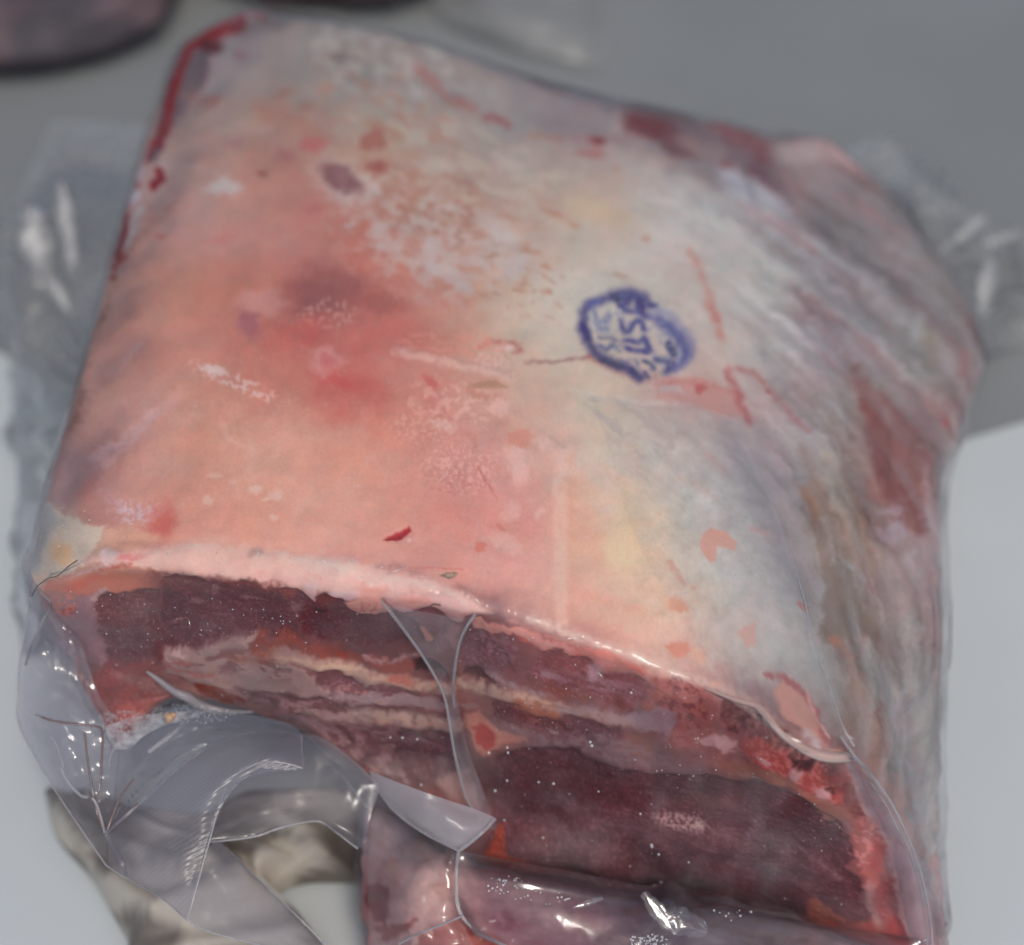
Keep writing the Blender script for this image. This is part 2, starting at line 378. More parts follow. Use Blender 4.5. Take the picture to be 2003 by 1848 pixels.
P = Paint(CH[:, 0], CH[:, 1])
BASEPTS = []
def rowpts(y, *a):
    for x, c in a: BASEPTS.append((x, y, c))
def pt(x, y, *c): BASEPTS.append((x, y, c))
for line_ in """500 60 138 120 118;650 80 132 122 116;800 110 135 122 116;430 130 140 125 125;560 130 138 128 122;700 140 135 128 122;900 150 140 130 125;1050 190 130 120 120
400 210 150 128 120;500 200 148 134 124;650 210 145 130 122;800 220 146 133 126;950 260 148 135 130;1150 240 130 115 118;1300 240 112 90 90;1420 255 112 88 88
380 290 155 122 112;500 270 160 122 108;600 270 158 118 106;720 280 165 145 124;850 290 162 145 132;1000 310 158 146 140;1150 320 164 150 142;1250 320 165 152 146;1400 300 115 98 98;1550 320 140 118 115
330 370 165 132 125;500 360 172 125 112;620 400 170 112 100;760 350 165 115 98;900 370 166 135 120;1050 380 165 138 122;1200 400 178 154 136;1300 380 172 164 158;1450 380 155 152 154;1600 380 128 112 112;1700 430 125 112 110
300 460 168 125 116;420 470 172 124 115;560 470 178 120 110;700 480 178 112 98;850 470 172 138 126;1000 490 178 154 142;1150 480 180 168 158;1300 480 178 170 165;1430 470 172 166 162;1550 480 145 138 138;1700 500 122 112 112;1820 540 128 115 112
240 570 172 130 118;350 560 178 120 100;480 560 182 116 96;640 580 150 84 78;760 560 182 110 96;880 570 182 126 110;1000 590 190 170 152;1120 600 186 178 164;1260 570 178 166 154;1400 540 178 168 162;1500 560 172 168 163;1600 600 130 120 123;1700 620 132 124 124;1850 640 127 117 114
210 680 182 132 118;320 650 188 124 108;450 640 184 112 98;560 650 184 100 88;700 660 190 114 102;850 660 186 128 114;960 640 188 154 136;1080 650 190 176 160;1250 660 182 170 158;1400 700 182 168 160;1520 660 168 160 157;1640 700 132 117 119;1760 700 134 130 127;1880 680 132 110 109
190 780 180 132 120;300 760 190 138 124;420 740 192 130 112;540 750 192 117 100;680 740 192 100 88;800 780 194 127 112;930 780 195 140 124;1050 770 193 162 144;1180 770 193 178 160;1300 760 188 152 144;1400 790 185 152 142;1520 800 162 142 139;1660 800 152 143 139;1720 850 122 76 70
150 880 170 124 115;250 880 195 142 130;400 860 204 147 125;560 860 208 151 130;700 880 208 149 130;830 880 204 140 126;950 900 202 140 130;1060 860 200 156 140;1170 850 197 180 161;1280 860 187 176 168;1380 870 182 173 168;1480 900 152 139 142;1560 880 157 146 145;1640 900 152 146 140;1750 920 122 68 62;1820 950 150 150 150
110 980 165 128 122;200 960 185 130 120;330 960 200 140 121;480 960 210 151 130;640 980 211 156 135;780 960 209 151 133;900 980 203 137 125;1000 1000 206 146 135;1160 980 209 166 145;1250 980 206 186 165;1350 980 189 183 176;1450 980 181 173 170;1540 1000 156 146 148;1600 1020 142 117 100;1680 1010 152 131 115;1760 1010 122 60 55;1820 1050 150 145 148
90 1070 178 163 152;160 1050 202 178 152;260 1030 206 142 126;400 1040 213 153 135;560 1050 213 156 138;700 1050 213 153 138;860 1060 209 146 133;1000 1080 209 151 140;1160 1080 213 166 142;1260 1080 209 189 165;1360 1080 191 183 175;1480 1100 181 176 172;1560 1120 162 156 158;1640 1100 136 119 108;1720 1100 151 131 125;1800 1150 146 136 136
1080 1180 213 161 145;1200 1180 213 166 145;1300 1160 206 177 158;1180 1260 216 161 145;1300 1290 219 177 158;1420 1260 187 177 168;1520 1280 184 174 168;1600 1300 166 161 160;1680 1300 146 126 112;1760 1300 136 123 118;1815 1350 150 145 145;1720 1450 141 121 112;1790 1500 136 126 125;1825 1600 146 138 138;1700 1200 140 122 112
80 1160 150 130 132;160 1150 178 128 112;260 1150 172 118 104;120 1240 138 122 128;120 1340 130 118 125;200 1240 104 80 84;200 1180 118 90 94;280 1220 100 72 78;400 1200 92 60 68;520 1210 90 58 66;650 1220 92 55 60;780 1230 98 68 74;250 1350 146 80 80;280 1410 130 72 70
400 1300 146 130 126;520 1310 142 122 118;640 1340 120 98 98;560 1400 110 84 86;700 1440 98 68 74;800 1370 108 78 80;850 1300 120 78 74;1000 1260 120 82 88;1120 1290 135 84 88;1000 1330 118 82 84;1200 1340 130 88 90;1350 1360 160 100 98
800 1450 88 56 62;850 1520 96 78 80;1000 1400 126 96 90;1120 1440 96 68 72;1250 1430 118 92 94;1380 1440 148 98 96;1280 1500 108 82 86;1050 1560 76 44 52;1200 1600 80 50 58;1350 1650 86 62 66;1500 1600 84 55 60;1600 1700 92 66 70;1100 1670 80 52 54
1480 1400 110 74 78;1540 1480 140 96 90;1600 1540 150 90 86;1640 1520 125 66 66;1700 1640 165 100 98;1720 1720 140 80 80;1740 1800 150 72 70;1770 1650 138 128 134;1800 1750 140 130 136;1450 1740 84 58 64;1600 1780 100 70 70""".replace("\n", ";").split(";"):
    a = [float(v) for v in line_.split()]; BASEPTS.append((a[0], a[1], a[2:]))
P.base(BASEPTS, 56)  # samples hold displayed tones, so the light's falloff toward the back is included
BACK = (P.Y < 1100)
n1 = fbm(P.X, P.Y, 55, 5, 400, .6)[:, None]; n2 = fbm(P.X, P.Y, 7, 3, 420, .6)[:, None]; n3 = fbm(P.X + 900, P.Y, 120, 4, 440, .55)[:, None]
P.col *= 1 + .018 * n1 + .008 * n2
P.col += n3 * np.array([1, -2, -2]) + n1 * np.array([2, -2, -2])
# right flank: long strands of membrane, fat and lean that run down the side
fl = sstep(1540, 1640, UVu + (UVv - 600) * -.03 * (UVv < 1175)) * np.where(UVv < 1175, 1, .8)
rC = np.hypot(P.X - 900, P.Y - 1400) + 10 * P.wx; aC = np.arctan2(P.Y - 1400, P.X - 900) * 900
st = fbm(rC, aC * .11, 30, 5, 500, .62); st2 = fbm(rC + 400, aC * .13, 12, 4, 520, .6)
P.col += (fl * .9)[:, None] * (st[:, None] * np.array([26, 27, 28]) + st2[:, None] * np.array([8, 12, 13]))
red = sstep(.25, .55, fbm(rC + 77, aC * .16, 40, 4, 540)) * fl
P.col += (.22 * sstep(1150, 1350, P.X) * (P.Y < 1150) * (1 - fl))[:, None] * (st[:, None] * np.array([22, 26, 28]) + st2[:, None] * np.array([8, 10, 11]))
P.col += red[:, None] * np.array([4, -24, -22]) * .5
# soft white-grey film haze over top right part
mid = sstep(1180, 1300, P.X) * (1 - sstep(1480, 1560, P.X - (P.Y - 900) * .28)) * sstep(780, 860, P.Y)
hz = fbm(P.X * .8 + P.Y * .5, P.Y * .9 - P.X * .5, 30, 5, 560, .62)
P.col += (mid * hz)[:, None] * np.array([7, 7, 7.5])

PK = dict
# --- far left cut edge
P.poly('R1', [(1280,130),(1130,160),(1000,230),(950,330),(890,450),(870,700),(800,900),(860,900),(900,720),(1000,600),(1110,420),(1140,270)], (96,80,84), 4, 4)
P.line('RL', [(1270,140),(1080,220),(1000,270),(950,360),(905,470),(900,600),(865,720),(830,800)], (128,14,20), 16, 2.5, 3, tex=0)
P.ell('RL', 1110, 255, 60, 26, -15, (80,16,22), .4, 3)
P.line('R1', [(1200,170),(1290,130)], (140,80,72), 8, 4, 3)
P.line('R1', [(1120,330),(1070,480),(1000,590),(930,690)], (112,66,80), 8, 4, 5, .8)
P.line('RL', [(800,780),(780,900)], (140,40,46), 10, 3, 3, tex=0); P.line('R1', [(900,760),(820,880)], (96,50,66), 9, 3, 3)
P.line('RL', [(830,930),(845,970),(800,1025)], (130,8,16), 13, 2, 3, tex=0); P.ell('R1', 770, 960, 22, 40, 0, (170,150,156), .4, 3)
P.line('RL', [(730,990),(715,1060),(650,1180)], (140,80,92), 6, 3, 5); P.line('RL', [(720,1070),(690,1130)], (172,165,172), 12, 3, 4)
P.line('RL', [(740,1150),(700,1230),(650,1350)], (172,160,160), 10, 3, 4)
P.line('RL', [(655,1200),(625,1310),(600,1400)], (130,12,20), 17, 2.5, 3, tex=0); P.line('RL', [(640,1400),(590,1470)], (140,40,44), 12, 3, 4, tex=0)
P.ell('RL', 588, 1525, 20, 16, 0, (140,28,34), .4, 2); P.line('RL', [(650,1450),(620,1530)], (165,130,128), 6, 3, 4)
P.line('R1', [(950,1090),(840,1200),(720,1340),(650,1500),(600,1640),(550,1780)], (140,96,82), 11, 5, 5, .7)
P.line('R4', [(560,60),(500,160),(470,300),(440,420),(380,600)], (140,95,84), 14, 8, 6, .6)
P.line('R4', [(460,480),(430,600),(385,680)], (140,92,80), 20, 6, 6, .7)
P.ell('R1', 1210, 1010, 110, 42, 8, (172,163,160), .4, 8, .8); P.line('R1', [(810,912),(1000,890),(1130,915),(1240,950)], (168,156,152), 5, 3, 5, .7)
P.ell('R1', 1280, 770, 50, 26, 0, (150,105,108), .5, 5, .6); P.ell('R1', 1425, 938, 28, 12, 10, (140,76,76), .4, 2)
P.ell('R1', 865, 1275, 34, 20, -10, (176,100,92), .4, 4); P.ell('R1', 1300, 280, 34, 24, 0, (140,100,102), .6, 4); P.ell('R1', 1395, 100, 40, 20, 0, (140,84,86), .5, 5)
P.ell('R1', 1150, 530, 60, 30, -20, (158,106,94), .6, 8); P.ell('R1', 1530, 500, 60, 30, -20, (146,110,100), .6, 6); P.ell('R1', 1670, 570, 50, 24, 0, (146,112,98), .6, 6)
P.ell('R1', 1840, 305, 120, 30, 8, (112,102,98), .7, 8); P.ell('R1', 1500, 150, 80, 24, 8, (124,112,108), .7, 8, .6)
P.ell('R1', 1550, 640, 220, 60, 20, (160,116,102), .6, 14, .8)
P.ell('R1', 1700, 780, 60, 40, 0, (166,98,92), .6, 8); P.ell('R1', 1550, 850, 60, 40, 0, (154,104,100), .6, 8); P.ell('R1', 1200, 1290, 90, 26, -10, (178,112,106), .6, 6, .7)
P.ell('R1', 1700, 1140, 40, 30, 0, (168,104,98), .6, 6); P.ell('R1', 1060, 540, 90, 50, 30, (160,112,98), .7, 8, .5)
# --- oval dark lean spot with pale rim
P.ell('R2', 80, 985, 190, 110, 35, (176,158,152), .45, 14, .6); P.ell('R1', 1850, 965, 130, 66, 28, (120,80,82), .35, 8, .95, -.0003)
P.line('R2', [(200,960),(270,1010),(250,1080),(200,1110)], (176,166,160), 14, 5, 6, .8)
# --- far fat details
P.mottle('R2', 300, 300, 500, 260, 20, (168,160,154), 26, .05, .2, .55, 0, 1, 2.0, 20)
P.mottle('R2', 800, 900, 800, 260, 20, (176,164,150), 30, .1, .2, .5, 0, 2, 2.2, 22)
P.mottle('R2', 300, 600, 520, 220, 20, (160,118,100), 22, .22, .14, .7, 0, 3, 1.8, 22)
P.line('R2', [(500,380),(640,520),(800,590)], (150,84,78), 15, 6, 6); P.line('R2', [(870,630),(980,670)], (128,56,58), 15, 5, 5)
P.line('R2', [(1100,740),(1260,745)], (158,110,92), 10, 5, 5); P.line('R2', [(1260,745),(1460,755),(1700,735)], (156,106,102), 9, 7, 6, .8); P.ell('R2', 1465, 765, 50, 24, 10, (124,58,58), .5, 5)
P.ell('R2', 1430, 830, 80, 30, 0, (156,110,104), .6, 6)
P.ell('R2', 240, 760, 70, 50, -20, (152,96,82), .4, 10); P.line('R2', [(200,890),(420,930),(680,990),(800,1040)], (152,98,82), 12, 8, 10, .8); P.ell('R2', 270, 900, 60, 30, 0, (146,80,70), .6, 6)
P.poly('D', [(1010,150),(1050,178),(1130,205),(1210,228),(1235,245),(1325,262),(1400,290),(1470,345),(1530,400),(1560,400),(1510,320),(1440,262),(1300,222),(1200,192),(1080,158)], (104,86,90), 8, 8, .9)
P.ell('D', 1160, 200, 60, 12, 15, (126,118,122), .5, 6); P.ell('D', 1275, 254, 52, 17, 12, (96,46,50), .6, 6); P.ell('D', 1320, 290, 40, 12, 30, (96,58,60), .6, 6, .8)
P.poly('D', [(1260,205),(1500,260),(1560,290),(1400,262),(1300,240)], (112,86,84), 5, 4, .7)
P.line('R3', [(330,690),(420,760),(520,790),(620,860)], (124,52,54), 30, 9, 8); P.ell('R3', 600, 850, 50, 45, 20, (112,34,38), .6, 4); P.line('R3', [(330,660),(600,760)], (140,86,84), 12, 8, 5, .8)
P.line('R3', [(380,890),(440,920)], (110,50,48), 16, 6, 5); P.line('R3', [(510,920),(600,980),(640,1010)], (98,44,54), 20, 7, 6)
P.line('R3', [(640,1010),(760,1110),(820,1150)], (118,80,78), 15, 9, 6, .8); P.ell('R3', 780, 860, 140, 40, 12, (160,140,138), .5, 8, .8); P.line('R3', [(900,870),(1010,950),(1150,1080)], (150,104,96), 14, 10, 6, .7)
P.line('R3', [(940,1200),(1060,1280),(1160,1450),(1280,1600),(1350,1720)], (98,94,94), 26, 14, 8, .8)
P.line('R3', [(400,1140),(560,1220),(700,1330),(820,1480),(900,1640),(960,1780)], (128,112,112), 22, 14, 10, .8)
P.poly('R3', [(330,960),(420,920),(560,1000),(760,1130),(740,1180),(560,1120),(400,1060)], (160,156,164), 9, 8, .8)
P.mottle('R3', 500, 1300, 420, 240, 40, (182,176,170), 34, .0, .3, .45, 0, 5, 2.0, 35)
P.line('R3', [(1300,1180),(1180,1300),(1400,1500)], (130,112,112), 18, 10, 8, .5)
# --- speckled middle of the cap
P.mottle('R2', 620, 1330, 620, 300, 22, (178,170,166), 24, .0, .35, .5, 0, 7, 1.5, 18)
P.mottle('R2', 1000, 1450, 420, 260, 25, (170,124,102), 14, .42, .22, .5, 0, 8, 1.8, 25)
P.mottle('R2', 560, 1150, 360, 160, 20, (158,110,94), 20, .2, .22, .7, 0, 9, 1.5, 20)
for (x, y, a, b, r) in [(270,1250,50,40,0),(320,1335,84,38,8),(130,1210,40,14,0),(650,1120,60,20,10),(640,1470,120,40,25),(930,1250,110,50,20),(1010,1450,60,60,0),(740,1560,60,30,10),(570,1360,50,60,0),(800,1420,80,34,0)]:
    P.ell('R2', x, y, a, b, r, (178,168,166), .5, 8, .65)
for (x, y, a, b, r) in [(900,1390,42,15,-10),(985,1180,50,13,12),(1100,1360,50,15,25),(1185,1450,34,13,20),(1040,1582,36,10,0),(1120,1580,20,8,0),(1200,1575,26,12,25),(1350,1215,40,12,30),(1590,1490,36,12,20),(1230,1160,70,12,15),(640,640,40,14,10),(1560,915,26,14,0),(1730,1300,26,20,0)]:
    P.ell('R2', x, y, a, b, r, (168,120,98), .6, 4, .65)
P.ell('R2', 1450, 1140, 180, 70, 20, (182,158,132), .6, 10, .7); P.line('R2', [(1700,1050),(1890,1110)], (196,188,184), 7, 5, 4, .8)
P.line('R2', [(1440,1450),(1600,1500),(1760,1600),(2000,1740)], (150,138,132), 10, 9, 5, .6)
# --- bruised reds of the cap centre
P.ell('R1', 1430, 1640, 140, 70, 0, (186,128,118), .4, 8, .9); P.ell('R1', 1350, 1720, 60, 40, 0, (150,86,92), .5, 8, .8)
P.ell('D', 628, 572, 72, 36, -8, (136,80,78), .7, 14, .85); P.ell('D', 740, 590, 60, 22, 10, (152,80,74), .6, 12, .6); P.ell('D', 485, 640, 26, 16, 30, (150,90,98), .6, 6, .7)
P.mottle('D', 640, 615, 60, 34, 0, (186,140,132), 11, .2, .16, .8, 0, 12)
P.ell('D', 640, 706, 36, 30, 0, (196,132,126), .25, 8, .8); P.ell('D', 640, 706, 18, 14, 0, (196,104,102), .4, 6, .8)
P.ell('D', 680, 745, 60, 18, 12, (196,88,78), .9, 12, .6); P.ell('D', 590, 650, 50, 26, -20, (188,84,76), .7, 12, .6); P.ell('D', 760, 660, 80, 40, 0, (188,92,82), .7, 14, .5)
P.mottle('R4', 1290, 410, 280, 46, 22, (206,176,170), 11, .05, .22, .7, .0002, 13); P.ell('R4', 1150, 335, 60, 22, 10, (206,182,176), .4, 6, .8)
P.line('R4', [(820,570,30),(700,700,42),(560,800,56),(520,830,20)], (204,160,156), f=6, warp=6, op=.8)
P.line('R4', [(960,480,14),(820,590,24)], (198,152,146), f=8, warp=6, op=.6); P.line('R4', [(770,190),(700,260),(640,330)], (196,150,144), 9, 5, 6, .7)
P.line('R4', [(500,840),(530,960),(620,1060),(720,1120),(880,1100)], (196,154,156), 14, 6, 8, .7); P.mottle('R4', 700, 1110, 200, 70, 0, (200,168,172), 10, .05, .12, .8, 0, 14)
P.poly('R4', [(380,1090),(440,900),(500,860),(560,980),(640,1120),(640,1180),(560,1200),(420,1160)], (180,116,106), 16, 12, .7)
P.poly('R4', [(300,760),(420,760),(500,860),(440,960),(380,1090),(240,1060),(260,900)], (168,132,132), 16, 12, .6)
P.ell('R4', 880, 1160, 70, 90, 25, (206,96,82), .7, 8, .8); P.poly('R4', [(560,1210),(700,1180),(900,1260),(700,1320),(560,1300)], (208,156,132), 6, 6, .8)
P.poly('R4', [(210,1160),(250,1080),(360,1120),(420,1170),(560,1190),(520,1300),(440,1400),(330,1450),(220,1550),(160,1480),(180,1300)], (200,180,162), 6, 7)
P.poly('R4', [(190,1260),(230,1100),(300,1090),(330,1160),(260,1280),(220,1450),(165,1470)], (164,160,160), 8, 7, .8); P.ell('R4', 330, 1330, 50, 60, -30, (214,172,132), .5, 6)
for (x, y, a, b) in [(1385,985,32,20),(1500,1010,40,24),(1440,1035,30,10),(1490,1130,28,16),(1125,1040,30,26),(1160,910,34,14)]: P.ell('R4', x, y, a, b, -10, (224,188,174), .6, 4, .6)
P.line('R4', [(1210,620),(1230,690),(1310,745)], (216,170,154), 8, 5, 4, .5); P.line('R4', [(1260,930),(1310,1020)], (214,168,156), 8, 5, 6, .5); P.line('R4', [(1360,720),(1370,880)], (214,170,156), 14, 8, 6, .35)
# --- streaks and vessels right of centre
P.line('R5', [(370,235,22),(560,275,24),(720,325,18),(880,352,14),(1000,400,5)], (212,176,164), f=5, warp=4, h=.0004)
P.line('R5', [(440,340),(520,380),(700,430)], (200,128,116), 8, 6, 4, .6)
P.line('R5', [(1080,302),(1230,288),(1420,268)], (132,82,88), 5, 3, 3); P.line('R5', [(1420,268),(1600,350),(1750,385),(1860,430),(2000,440)], (172,96,90), 13, 6, 4, .8)
P.poly('R6', [(0,405),(200,420),(380,440),(470,500),(520,590),(420,620),(230,600),(0,520)], (184,136,128), 9, 7, .9); P.poly('R6', [(20,440),(150,460),(160,510),(40,480)], (178,158,158), 5, 5, .8)
P.ell('R6', 260, 480, 36, 26, 20, (178,92,86), .5, 6); P.line('R6', [(400,360),(440,450),(490,560),(520,600)], (164,72,72), 14, 5, 4); P.line('R6', [(0,430),(230,440),(420,470)], (182,98,92), 6, 5, 5, .7)
P.line('R3', [(190,1380),(250,1480),(300,1620),(340,1760)], (180,116,104), 13, 6, 5, .9); P.line('R6', [(310,20),(340,100),(360,190)], (180,106,96), 16, 6, 5, .9); P.line('R6', [(360,190),(380,290),(420,360)], (184,130,118), 6, 5, 5, .7)
P.line('R6', [(440,340),(540,350),(620,430),(720,540),(830,660)], (158,82,78), 9, 5, 4, .9); P.ell('R6', 610, 435, 16, 10, 30, (150,40,40), .5, 2)
P.line('R6', [(570,220),(640,340),(760,500),(860,620),(960,760)], (126,116,118), 16, 10, 7, .8)
P.line('R6', [(800,750),(850,850),(880,960),(900,1130)], (138,98,80), 14, 9, 6, .8); P.poly('R6', [(770,950),(830,940),(900,1100),(880,1180),(820,1080)], (158,112,84), 8, 6, .8)
P.line('R6', [(420,650),(450,840),(520,980),(620,1120),(680,1300),(760,1500)], (140,128,138), 30, 16, 5, .8)
P.poly('R6', [(430,660),(560,650),(700,900),(820,1200),(900,1500),(820,1780),(760,1500),(660,1180),(500,960)], (150,138,140), 14, 8, .5)
P.line('R6', [(760,20),(900,60),(1000,200),(1080,330)], (116,88,92), 18, 12, 7, .8); P.line('R6', [(1080,330),(1180,560),(1230,800),(1300,1000)], (112,66,60), 26, 10, 7, .9)
P.poly('R6', [(1080,400),(1150,420),(1320,560),(1390,720),(1400,1000),(1430,1250),(1390,1260),(1250,1050),(1190,900),(1180,700)], (126,72,66), 10, 7, .95)
P.poly('R6', [(1270,680),(1380,680),(1400,900),(1380,980),(1270,960)], (140,92,88), 10, 7, .7); P.line('R6', [(1220,820),(1300,1000),(1400,1120),(1420,1250)], (118,54,50), 16, 8, 5, .9)
P.mottle('R6', 1300, 1180, 120, 130, 30, (166,150,162), 30, -.05, .35, .6, 0, 20); P.line('R6', [(1240,560),(1270,640)], (164,146,146), 12, 7, 5, .8)
P.line('R6', [(1440,200),(1470,330)], (124,104,74), 16, 9, 5, .8); P.line('R6', [(1620,300),(1640,400)], (150,70,66), 16, 6, 5, .9); P.line('R6', [(1540,560),(1530,700)], (150,92,90), 12, 8, 5, .6); P.ell('R6', 1525, 685, 16, 18, 0, (160,56,54), .6, 3)
P.line('R6', [(1680,400),(1640,540),(1580,700)], (140,112,114), 18, 9, 5, .6)
P.line('R6', [(900,780),(1000,980),(1120,1180),(1200,1400)], (168,148,126), 24, 12, 8, .8); P.line('R6', [(960,960),(1080,1180),(1150,1450)], (118,108,102), 9, 7, 5, .7)
P.line('R6', [(1080,880),(1150,1060),(1220,1300),(1240,1500),(1290,1700)], (112,96,98), 8, 6, 5, .7)
P.poly('R6', [(930,1350),(1000,1380),(1100,1500),(1200,1700),(1300,1780),(900,1780),(900,1500)], (124,104,92), 10, 8, .8)
P.line('R6', [(910,1120),(960,1260),(1060,1380),(1100,1480)], (176,174,176), 9, 5, 4, .8); P.line('R6', [(900,1480),(890,1680)], (172,172,172), 9, 6, 4, .7)
P.mottle('R6', 1400, 1450, 140, 330, 10, (156,126,126), 34, -.1, .3, .6, 0, 21, 2.2, 80)
P.line('R9', [(1150,160),(1180,300),(1200,500)], (168,166,164), 12, 7, 5, .6); P.ell('R9', 990, 110, 46, 34, 30, (180,118,94), .5, 6, .9); P.line('R9', [(1020,140),(1080,220)], (166,116,98), 12, 7, 5, .8)
P.line('R9', [(1100,300),(1120,560),(1200,800),(1330,1000)], (152,112,100), 22, 14, 8, .6); P.line('R9', [(1230,80),(1300,200)], (124,88,88), 12, 9, 6, .7)
P.mottle('R9', 1380, 600, 120, 500, -8, (150,134,140), 24, 0, .25, .6, 0, 22, 3, 75); P.mottle('R9', 1380, 1100, 100, 400, -20, (160,120,114), 24, 0, .2, .7, 0, 23, 3, 70)
P.line('R9', [(1430,100),(1440,600),(1500,1000),(1490,1500)], (162,160,160), 14, 9, 5, .5)
# --- centre right: curls, spots
P.line('R5', [(830,210,10),(880,185,12),(960,178,10),(1040,205,16),(1050,240,16),(1010,255,6)], (168,92,82), f=4, warp=4); P.ell('R5', 985, 215, 26, 20, 0, (212,178,168), .4, 4); P.ell('R5', 930, 230, 24, 18, 0, (206,164,152), .5, 4)
P.mottle('R5', 700, 200, 330, 90, 8, (206,140,124), 9, .1, .12, .6, 0, 30, 4, 8); P.mottle('R5', 900, 290, 120, 60, 0, (206,170,158), 9, .0, .12, .7, 0, 31)
P.ell('R5', 570, 400, 46, 30, 30, (198,92,86), .7, 8, .9); P.line('R5', [(560,470),(600,540),(650,580)], (202,98,92), 22, 14, 10, .6); P.ell('R5', 60, 400, 90, 26, 14, (200,84,78), .8, 8, .8)
P.poly('R5', [(740,440),(880,395),(980,430),(960,440),(840,445)], (168,124,98), 3, 3, .8); P.line('R5', [(760,450),(860,475),(960,500)], (178,108,92), 7, 4, 4, .8)
P.mottle('R5', 700, 520, 320, 120, 10, (218,170,156), 18, .15, .2, .5, 0, 32); P.line('R5', [(750,690),(795,700),(800,750),(780,780)], (196,126,108), 8, 3, 3, .9)
P.line('R5', [(700,620),(740,690)], (206,126,116), 3, 2, 3); P.line('R5', [(820,870),(860,930)], (190,88,84), 3, 2, 2); P.line('R5', [(860,930),(920,1028)], (196,96,88), 2.5, 2, 2)
P.mottle('R5', 720, 880, 220, 130, 10, (222,176,166), 9, .12, .18, .5, 0, 33); P.mottle('R5', 700, 940, 180, 90, 0, (198,112,102), 9, .3, .16, .6, 0, 34); P.mottle('R5', 520, 640, 220, 110, 0, (222,172,150), 10, .15, .18, .4, 0, 35)
for (x, y, a, b, r) in [(1020,800,70,60,0),(1050,880,40,60,0),(1290,830,40,80,0),(1000,1110,40,44,0),(960,1270,90,40,30),(1160,1110,24,20,0),(640,640,60,30,20),(930,540,60,40,0),(1180,740,60,30,30)]: P.ell('R5', x, y, a, b, r, (216,180,170), .6, 10, .5)
P.poly('R5', [(980,680),(1100,650),(1130,700),(1080,760),(990,740)], (206,132,112), 5, 7, .7); P.ell('R5', 830, 1290, 30, 28, 0, (208,118,98), .4, 4); P.ell('R5', 940, 1195, 26, 20, 30, (206,130,112), .4, 5, .8); P.ell('R5', 730, 1230, 50, 26, 0, (212,134,116), .6, 8, .6)
P.line('R5', [(1262,950,36),(1268,1300,36),(1272,1500,34),(1272,1690,30)], (232,186,168), f=5, warp=1.5, op=.75, h=.0006); P.line('R5', [(1245,800,26),(1255,940,26)], (226,182,168), f=6, warp=3, op=.5)
P.line('R5', [(1320,800),(1325,1200),(1330,1650)], (216,150,124), 12, 8, 3, .5)
P.line('R5', [(1020,560),(1100,620),(1210,690),(1290,760)], (176,150,140), 3.5, 3, 2, .8, -.0006); P.line('R5', [(1300,470),(1430,550),(1550,660)], (166,158,152), 3.5, 3, 2, .6)
P.line('R5', [(1280,430),(1500,500),(1800,530),(2000,590)], (202,194,188), 8, 6, 3, .7); P.mottle('R5', 1700, 900, 300, 420, 20, (194,186,178), 36, .0, .3, .35, 0, 36, 2, 40)
P.mottle('R5', 1750, 700, 300, 200, 30, (176,160,156), 22, .15, .15, .6, 0, 37, 2.5, 35); P.line('R5', [(1400,1130),(1600,1140),(1760,1180)], (212,170,140), 8, 6, 4, .6)
P.ell('R5', 1600, 1280, 90, 180, 0, (214,192,160), .6, 10, .6); P.ell('R5', 1640, 1680, 130, 60, 0, (222,180,154), .7, 12, .5); P.line('R5', [(1380,1560),(1560,1600),(1700,1640)], (216,142,120), 10, 8, 6, .6)
P.poly('R5', [(300,1255),(340,1220),(390,1190),(440,1180),(455,1200),(420,1225),(370,1250)], (188,38,42), 2.5, 3, 1, -.0008); P.line('R5', [(320,1250),(380,1230),(420,1200)], (120,22,30), 4, 2, 2, .9); P.ell('R5', 440, 1250, 14, 10, 0, (224,170,160), .4, 2)
P.line('R5', [(440,1400),(580,1412),(740,1420)], (200,90,82), 1.8, 1.5, 2, .8)
P.poly('R5', [(606,1452),(650,1438),(710,1438),(690,1460),(655,1476)], (116,100,80), 1.5, 1.5, .95); P.mottle('R5', 655, 1455, 50, 20, 0, (186,160,140), 4, .1, .1, .7, 0, 38, 4, -15)
# orange islands
P.poly('R6', [(250,1270),(310,1222),(350,1240),(400,1255),(460,1330),(455,1378),(400,1365),(350,1345),(340,1412),(305,1410),(255,1345)], (206,150,132), 3, 3)
P.line('R6', [(80,1370),(100,1410),(150,1480),(200,1520)], (200,136,122), 7, 3, 5, .9); P.ell('R6', 120, 1610, 60, 40, 30, (210,150,124), .4, 6, .8); P.ell('R6', 795, 1605, 22, 30, -20, (172,96,86), .5, 4)
P.line('R6', [(310,840),(350,880),(390,920)], (200,150,134), 6, 4, 4, .8); P.line('R6', [(130,930),(230,980),(330,1060)], (206,160,142), 8, 6, 6, .7); P.ell('R6', 560, 1220, 60, 24, 0, (194,148,144), .6, 8, .7)
P.poly('R9', [(45,130),(100,120),(180,140),(190,180),(150,215),(110,200)], (208,136,114), 4, 4); P.poly('R9', [(460,100),(540,55),(568,60),(560,110),(550,190),(500,180)], (200,152,138), 4, 5, .9)
P.ell('R9', 330, 345, 40, 16, 0, (206,140,120), .5, 6, .7); P.ell('R9', 240, 200, 50, 40, 0, (216,160,130), .6, 8, .5)
